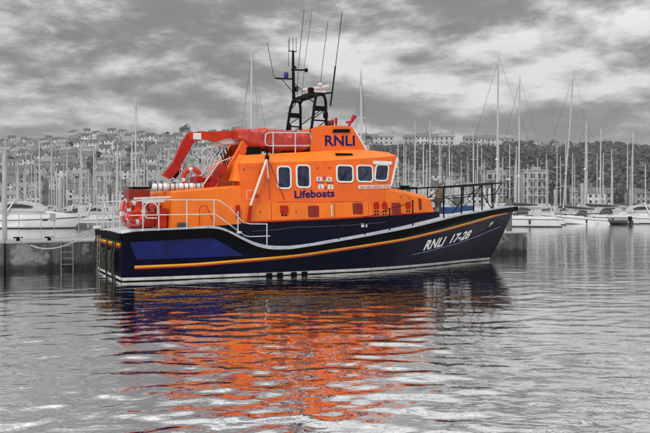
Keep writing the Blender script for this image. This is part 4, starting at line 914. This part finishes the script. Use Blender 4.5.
# marina pontoons and piles
for (x0, x1, y, lab) in ((-60, -8, 80, 'low marina pontoon beside the large white cruiser'), (12, 75, 103, 'low marina pontoon behind the yachts on the right'), (-70, 5, 113, 'low marina pontoon among the nearer yachts on the left'),
                    (-80, 90, 135, 'long marina pontoon across the middle rows'), (-90, 110, 163, 'long marina pontoon in the far rows'), (-100, 120, 194, 'farthest long marina pontoon near the quay')):
    m = MB(); m.box(((x0+x1)/2, y, .25), (x1-x0, 2.0, .5)); o = m.build('pontoon', PONT); tag(o, lab, 'pontoon', 'marina pontoons')
for i, (px_, Y) in enumerate(((509, 70), (582, 104), (371, 104), (60, 81), (110, 114), (180, 114), (487, 135), (555, 136), (628, 136))):
    m = MB(); m.lathe((0, 0, 0), [(.22, -.5), (.22, 5.2), (.05, 5.6)], n=10); o = m.build('pile', PILE if i % 2 else mat('dark_pile', .10, .7)); 
    o.location = (px2x(px_, Y), Y, 0)
    if i == 0: o.scale = (1.3, 1.3, .55)
    tag(o, ('short stout mooring post right behind the lifeboat bow', 'dark pontoon pile in front of the right-hand yachts', 'pontoon pile behind the wheelhouse windows', 'pontoon pile beside the large white cruiser',
            'pontoon pile below the lone left mast', 'pontoon pile behind the crane head', 'pontoon pile behind the bow rail', 'pontoon pile right of the leaning mast base', 'pontoon pile near the right edge')[i], 'pile', 'marina piles')
# ------------------------------------------------------------------ town
def make_house(w_, d_, h_, rh, wmat, rmat, storeys, cols):
    r = empty('hillside_house')
    m = MB(); m.box((0, 0, h_/2-1), (w_, d_, h_+2))
    m.add([(-w_/2, -d_/2, h_), (-w_/2, d_/2, h_), (-w_/2, 0, h_+rh)], [(0, 1, 2)]); m.add([(w_/2, -d_/2, h_), (w_/2, d_/2, h_), (w_/2, 0, h_+rh)], [(0, 2, 1)])
    for st_ in range(storeys):
        for c in range(cols):
            x = -w_/2+w_*(c+.5)/cols; z = .9+st_*2.7+.6
            m.box((x, -d_/2-.02, z), (1.15, .08, 1.35), 1)
    m.build('wall', [wmat, WIN], r)
    m = MB(); e_ = .35
    for sg in (-1, 1):
        q = [(-w_/2-e_, sg*(d_/2+e_), h_-.2), (w_/2+e_, sg*(d_/2+e_), h_-.2), (w_/2+e_, 0, h_+rh+.06), (-w_/2-e_, 0, h_+rh+.06)]
        m.add(q+[(p[0], p[1], p[2]+.16) for p in q], [(4, 5, 6, 7), (0, 3, 2, 1), (0, 1, 5, 4), (1, 2, 6, 5), (3, 7, 6, 2), (0, 4, 7, 3)])
    rf = m.build('roof', rmat, r)
    m = MB()
    m.box((w_*.42, 0, h_+rh+.4), (.7, .9, 1.5)); m.box((w_*.42, 0, h_+rh+1.25), (.3, .3, .3))
    m.build('chimney', WALLS[3], rf); index_kids(r); return r
HP = [make_house(8, 7, 5.6, 2.4, WALLS[0], ROOFS[0], 2, 3), make_house(10, 7, 5.6, 2.6, WALLS[1], ROOFS[1], 2, 3), make_house(7, 8, 8.2, 2.6, WALLS[0], ROOFS[2], 3, 2),
      make_house(9, 7, 5.4, 2.2, WALLS[2], ROOFS[0], 2, 3), make_house(12, 7, 5.6, 2.6, WALLS[1], ROOFS[0], 2, 4), make_house(8, 7, 5.6, 2.5, WALLS[3], ROOFS[2], 2, 2)]
HN = ['white rendered house with slate roof', 'cream house with pale roof', 'tall white three-storey house', 'grey rendered house with slate roof', 'long cream house with slate roof', 'dark stone house']
hused = set()
def put_house(k, x, y, rz, sc, label, group):
    p = HP[k]; r = p if k not in hused else copy_tree(p); hused.add(k)
    r.location = (x, y, ground(x, y)-.3); r.rotation_euler = (0, 0, rz); r.scale = (sc,)*3; tag(r, label, 'house', group)
spots = []
far_spots = []
for j in range(22):
    Y0_ = 260+j*17.4
    p0 = -12; p1 = 262
    px_ = p0+random.uniform(0, 8)
    while px_ < p1:
        Y = Y0_+random.uniform(-6, 6); x = px2x(px_, Y); k = random.choice((0, 0, 1, 2, 2, 3, 4, 5, 0, 1)); 
        if j >= 11 and random.random() < .9: far_spots.append((k, x, Y, random.uniform(-.5, .5), random.uniform(.62, .85)))
        elif random.random() < .86:
            zone = 'low slope' if j < 6 else 'middle slope' if j < 11 else 'upper slope'
            ew = 'at far left' if px_ < 80 else 'left of crane' if px_ < 165 else 'behind crane'
            put_house(k, x, Y, random.uniform(-.5, .5), random.uniform(.58, .80), f'{HN[k]}, {zone} {ew}', f'hillside houses {zone} {ew}')
            spots.append((x, Y))
        px_ += random.uniform(7.6, 11.5)*740/Y
rs_ = random.getstate()
for j in range(22):
    for (q0, q1, pr_) in ((262, 372, .7), (-70, -14, .85)):
        px_ = q0
        while px_ < q1:
            Y = 260+j*17.4+random.uniform(-6, 6)
            if random.random() < pr_: far_spots.append((random.choice((0, 0, 1, 2, 3, 4, 5)), px2x(px_, Y), Y, random.uniform(-.5, .5), random.uniform(.6, .8)))
            px_ += random.uniform(7.6, 11.5)*740/Y
random.setstate(rs_)
fm = MB(); RM = {m_: i for i, m_ in enumerate(WALLS+ROOFS+[WIN])}      # the farthest few hundred, a pixel or three each
for k, x, y, rz, sc in far_spots:
    for part in KIDS[HP[k].name]:
        me = part.data; M_ = Matrix.Translation((x, y, ground(x, y)-.3)) @ Matrix.Rotation(rz, 4, 'Z') @ Matrix.Scale(sc, 4); o_ = len(fm.v)
        fm.v += [tuple(M_ @ v.co) for v in me.vertices]
        for p in me.polygons: fm.f.append([o_+i for i in p.vertices]); fm.m.append(RM[me.materials[p.material_index]]); fm.sm.append(False)
tag(fm.build('upper_town', WALLS+ROOFS+[WIN]), kind='stuff')
for i in range(13):     # the terrace on the skyline, right of the wheelhouse
    if i in (3, 8): continue
    px_ = 362+i*12.0; Y = 628; put_house((0, 4, 1, 4, 3)[i % 5], px2x(px_, Y), Y, random.uniform(-.04, .04), random.uniform(1.12, 1.3), 'pale terrace house on the wooded ridge right of the wheelhouse', 'ridge terrace'); 
for i in range(38):     # lower buildings behind the marina
    px_ = random.uniform(362, 522); Y = random.uniform(258, 385); put_house(random.choice((0, 1, 2, 3, 0)), px2x(px_, Y), Y, random.uniform(-.5, .5), .72, 'pale house by the water behind the marina masts', 'waterside houses behind the bow rail')
for i in range(14):
    px_ = random.uniform(560, 665); Y = random.uniform(256, 285); put_house(random.choice((0, 1, 3, 3)), px2x(px_, Y), Y, random.uniform(-.5, .5), .75, 'low pale waterside house below the right-hand wood', 'waterside houses at the right')
for i in range(14):
    px_ = 505+i*10+random.uniform(-2, 2); Y = 640
    if px_ < 585: put_house(random.choice((0, 3, 1)), px2x(px_, Y), Y, random.uniform(-.3, .3), .7, 'small house half hidden in ridge trees above the tallest masts', 'ridge houses at the right')
BLKW = mat('weathered_render', .42, .85, var=.3, vscale=.4)
def apartment(loc, rz, cols, sts_, label, w_=12, d_=9):
    r = empty('apartment_block', loc, rz, label, 'building'); h_ = sts_*2.9+.6
    m = MB(); m.box((0, 0, h_/2-1), (w_, d_, h_+2)); m.build('wall', BLKW, r)
    m = MB(); m.box((0, 0, h_+.2), (w_+.6, d_+.6, .35)); m.box((w_*.2, 0, h_+.9), (2.5, 2.5, 1.2)); m.build('roof', WALLS[2], r)
    for s_ in range(sts_):
        for c in range(cols):
            x = -w_/2+w_*(c+.5)/cols; z = 1.3+s_*2.9
            m = MB(); m.box((x, -d_/2, z+.3), (w_/cols*.6, .12, 1.6)); m.build('window', WIN, r)
        m = MB(); m.box((0, -d_/2-.5, s_*2.9+.5), (w_*.96, 1.0, .14)); m.build('balcony', WALLS[1], r)
x = px2x(531, 262); apartment((x, 262, 2.6), .1, 4, 4, 'white flat-roofed apartment block with rows of balconies right of the lifeboat bow', 9)
x = px2x(495, 268); apartment((x, 268, 2.6), -.1, 3, 4, 'narrow white apartment block behind the tallest mast', 7)
x = px2x(385, 275); apartment((x, 275, 3), .1, 4, 3, 'pale flat-roofed block just right of the wheelhouse', 11)
# ------------------------------------------------------------------ trees
def leafball(m, c, R, n, mi_fn, size, flat=.85):
    for _ in range(n):
        while True:
            p = Vector((random.uniform(-1, 1), random.uniform(-1, 1), random.uniform(-1, 1)))
            if .25 < p.length < 1: break
        p = p.normalized()*(p.length**.5)
        q = Vector((c[0]+p.x*R, c[1]+p.y*R, c[2]+p.z*R*flat)); s_ = size*random.uniform(.6, 1.4)
        nrm = (p+Vector((random.gauss(0, .6), random.gauss(0, .6), random.gauss(0, .6)))).normalized(); a_ = nrm.orthogonal().normalized()*s_; b_ = nrm.cross(a_)
        m.add([q-a_-b_*.6, q+a_-b_*.7, q+a_*.6+b_, q-a_*.8+b_*.8], [(0, 1, 2, 3)], mi_fn())
def make_tree(H_, R, lf):
    r = empty('tree'); m = MB(); m.tube([(0, 0, -1), (.1, 0, H_*.35), (0, .1, H_*.6)], [.3, .22, .1], n=6)
    for k in range(5): a_ = k*1.3; m.tube([(0, 0, H_*(.3+.05*k)), (cos(a_)*R*.5, sin(a_)*R*.5, H_*(.5+.06*k))], [.12, .05], n=4)
    m.build('trunk', BARK, r); m = MB()
    for k in range(7):
        a_ = random.uniform(0, 6.28); d_ = random.uniform(0, R*.6); leafball(m, (cos(a_)*d_, sin(a_)*d_, H_*random.uniform(.5, .8)), R*random.uniform(.4, .62), 70, lambda: 0, R*.11)
    m.build('crown', LEAF[lf], r); index_kids(r); return r
TP = [make_tree(7.5, 3.4, 0), make_tree(9, 3.8, 1), make_tree(6, 3.0, 2)]; TN = ['dark bushy tree', 'tall mid-grey tree', 'pale small tree']; tused = set()
def put_tree(k, x, y, sc, label, group):
    p = TP[k]; r = p if k not in tused else copy_tree(p); tused.add(k)
    r.location = (x, y, ground(x, y)-.2); r.rotation_euler = (0, 0, random.uniform(0, 6)); r.scale = (sc,)*3; tag(r, label, 'tree', group)
for i in range(130):
    px_ = random.uniform(-10, 262); Y = 270+(random.random()**.8)*365; k = random.choice((0, 0, 1, 2)); ew = 'left of the crane' if px_ < 165 else 'behind the crane'
    put_tree(k, px2x(px_, Y), Y, random.uniform(.45, .85), f'{TN[k]} between the hillside houses {ew}', f'hillside trees {ew}')
for i in range(26):
    px_ = 500+i*6.2+random.uniform(-2, 2); Y = 645; k = random.choice((0, 0, 1, 2)); put_tree(k, px2x(px_, Y), Y, random.uniform(.7, 1.15), f'{TN[k]} on the ridge at the right', 'ridge trees at the right')
put_tree(1, px2x(184, 640), 640, 1.25, 'tall tree standing alone on the ridge just left of the crane elbow', None)
put_tree(0, px2x(368, 622), 622, 1.1, 'dark bushy tree at the near end of the ridge terrace', None)
# the wooded slope, one mass
m = MB()
def wood(px0, px1, Y0_, Y1_, n, leafn=100):
    for _ in range(n):
        Y = random.uniform(Y0_, Y1_); px_ = random.uniform(px0, px1); x = px2x(px_, Y); R = random.choice((1.8, 2.4, 3.0, 3.8, 5.2 if Y < 520 else 3.2))*random.uniform(.85, 1.15)
        if noise.noise(Vector((x*.022, Y*.022, 3))) > .28: continue
        mi = 0 if random.random() < .6 else 1 if random.random() < .75 else 2
        leafball(m, (x, Y, ground(x, Y)+R*.75), R, leafn, lambda: mi, R*.125, .95)
wood(360, 520, 400, 585, 600); wood(505, 668, 290, 640, 1150); wood(362, 505, 330, 400, 130); wood(262, 362, 270, 600, 170); wood(666, 860, 290, 640, 420); wood(505, 668, 262, 292, 90)
tag(m.build('wooded_slope', LEAF), kind='stuff')

# ------------------------------------------------------------------ tell look-alikes apart by their order along the shore
def ordinal(n): return {1: 'leftmost', 2: 'second from left', 3: 'third from left', 4: 'fourth from left', 5: 'fifth from left'}.get(n) or str(n)+('st' if n % 10 == 1 and n != 11 else 'nd' if n % 10 == 2 and n != 12 else 'rd' if n % 10 == 3 and n != 13 else 'th')+' from left'
same = {}
for o in S.objects:
    if o.parent is None and o.get('label'): same.setdefault(o['label'], []).append(o)
for lab, os_ in same.items():
    if len(os_) < 2: continue
    for i, o in enumerate(sorted(os_, key=lambda o: o.location.x/o.location.y)): o['label'] = ordinal(i+1)+', '+lab

hz_ = MB(); hz_.box((0, 520, 60), (2000, 1340, 128)); hm = bpy.data.materials.new('haze_air'); hm.use_nodes = True; t = hm.node_tree; t.nodes.clear()
pv = t.nodes.new('ShaderNodeVolumePrincipled'); pv.inputs['Color'].default_value = (.9, .9, .9, 1); pv.inputs['Density'].default_value = HAZE
ou = t.nodes.new('ShaderNodeOutputMaterial'); t.links.new(pv.outputs[0], ou.inputs['Volume'])
tag(hz_.build('haze', hm), kind='stuff')
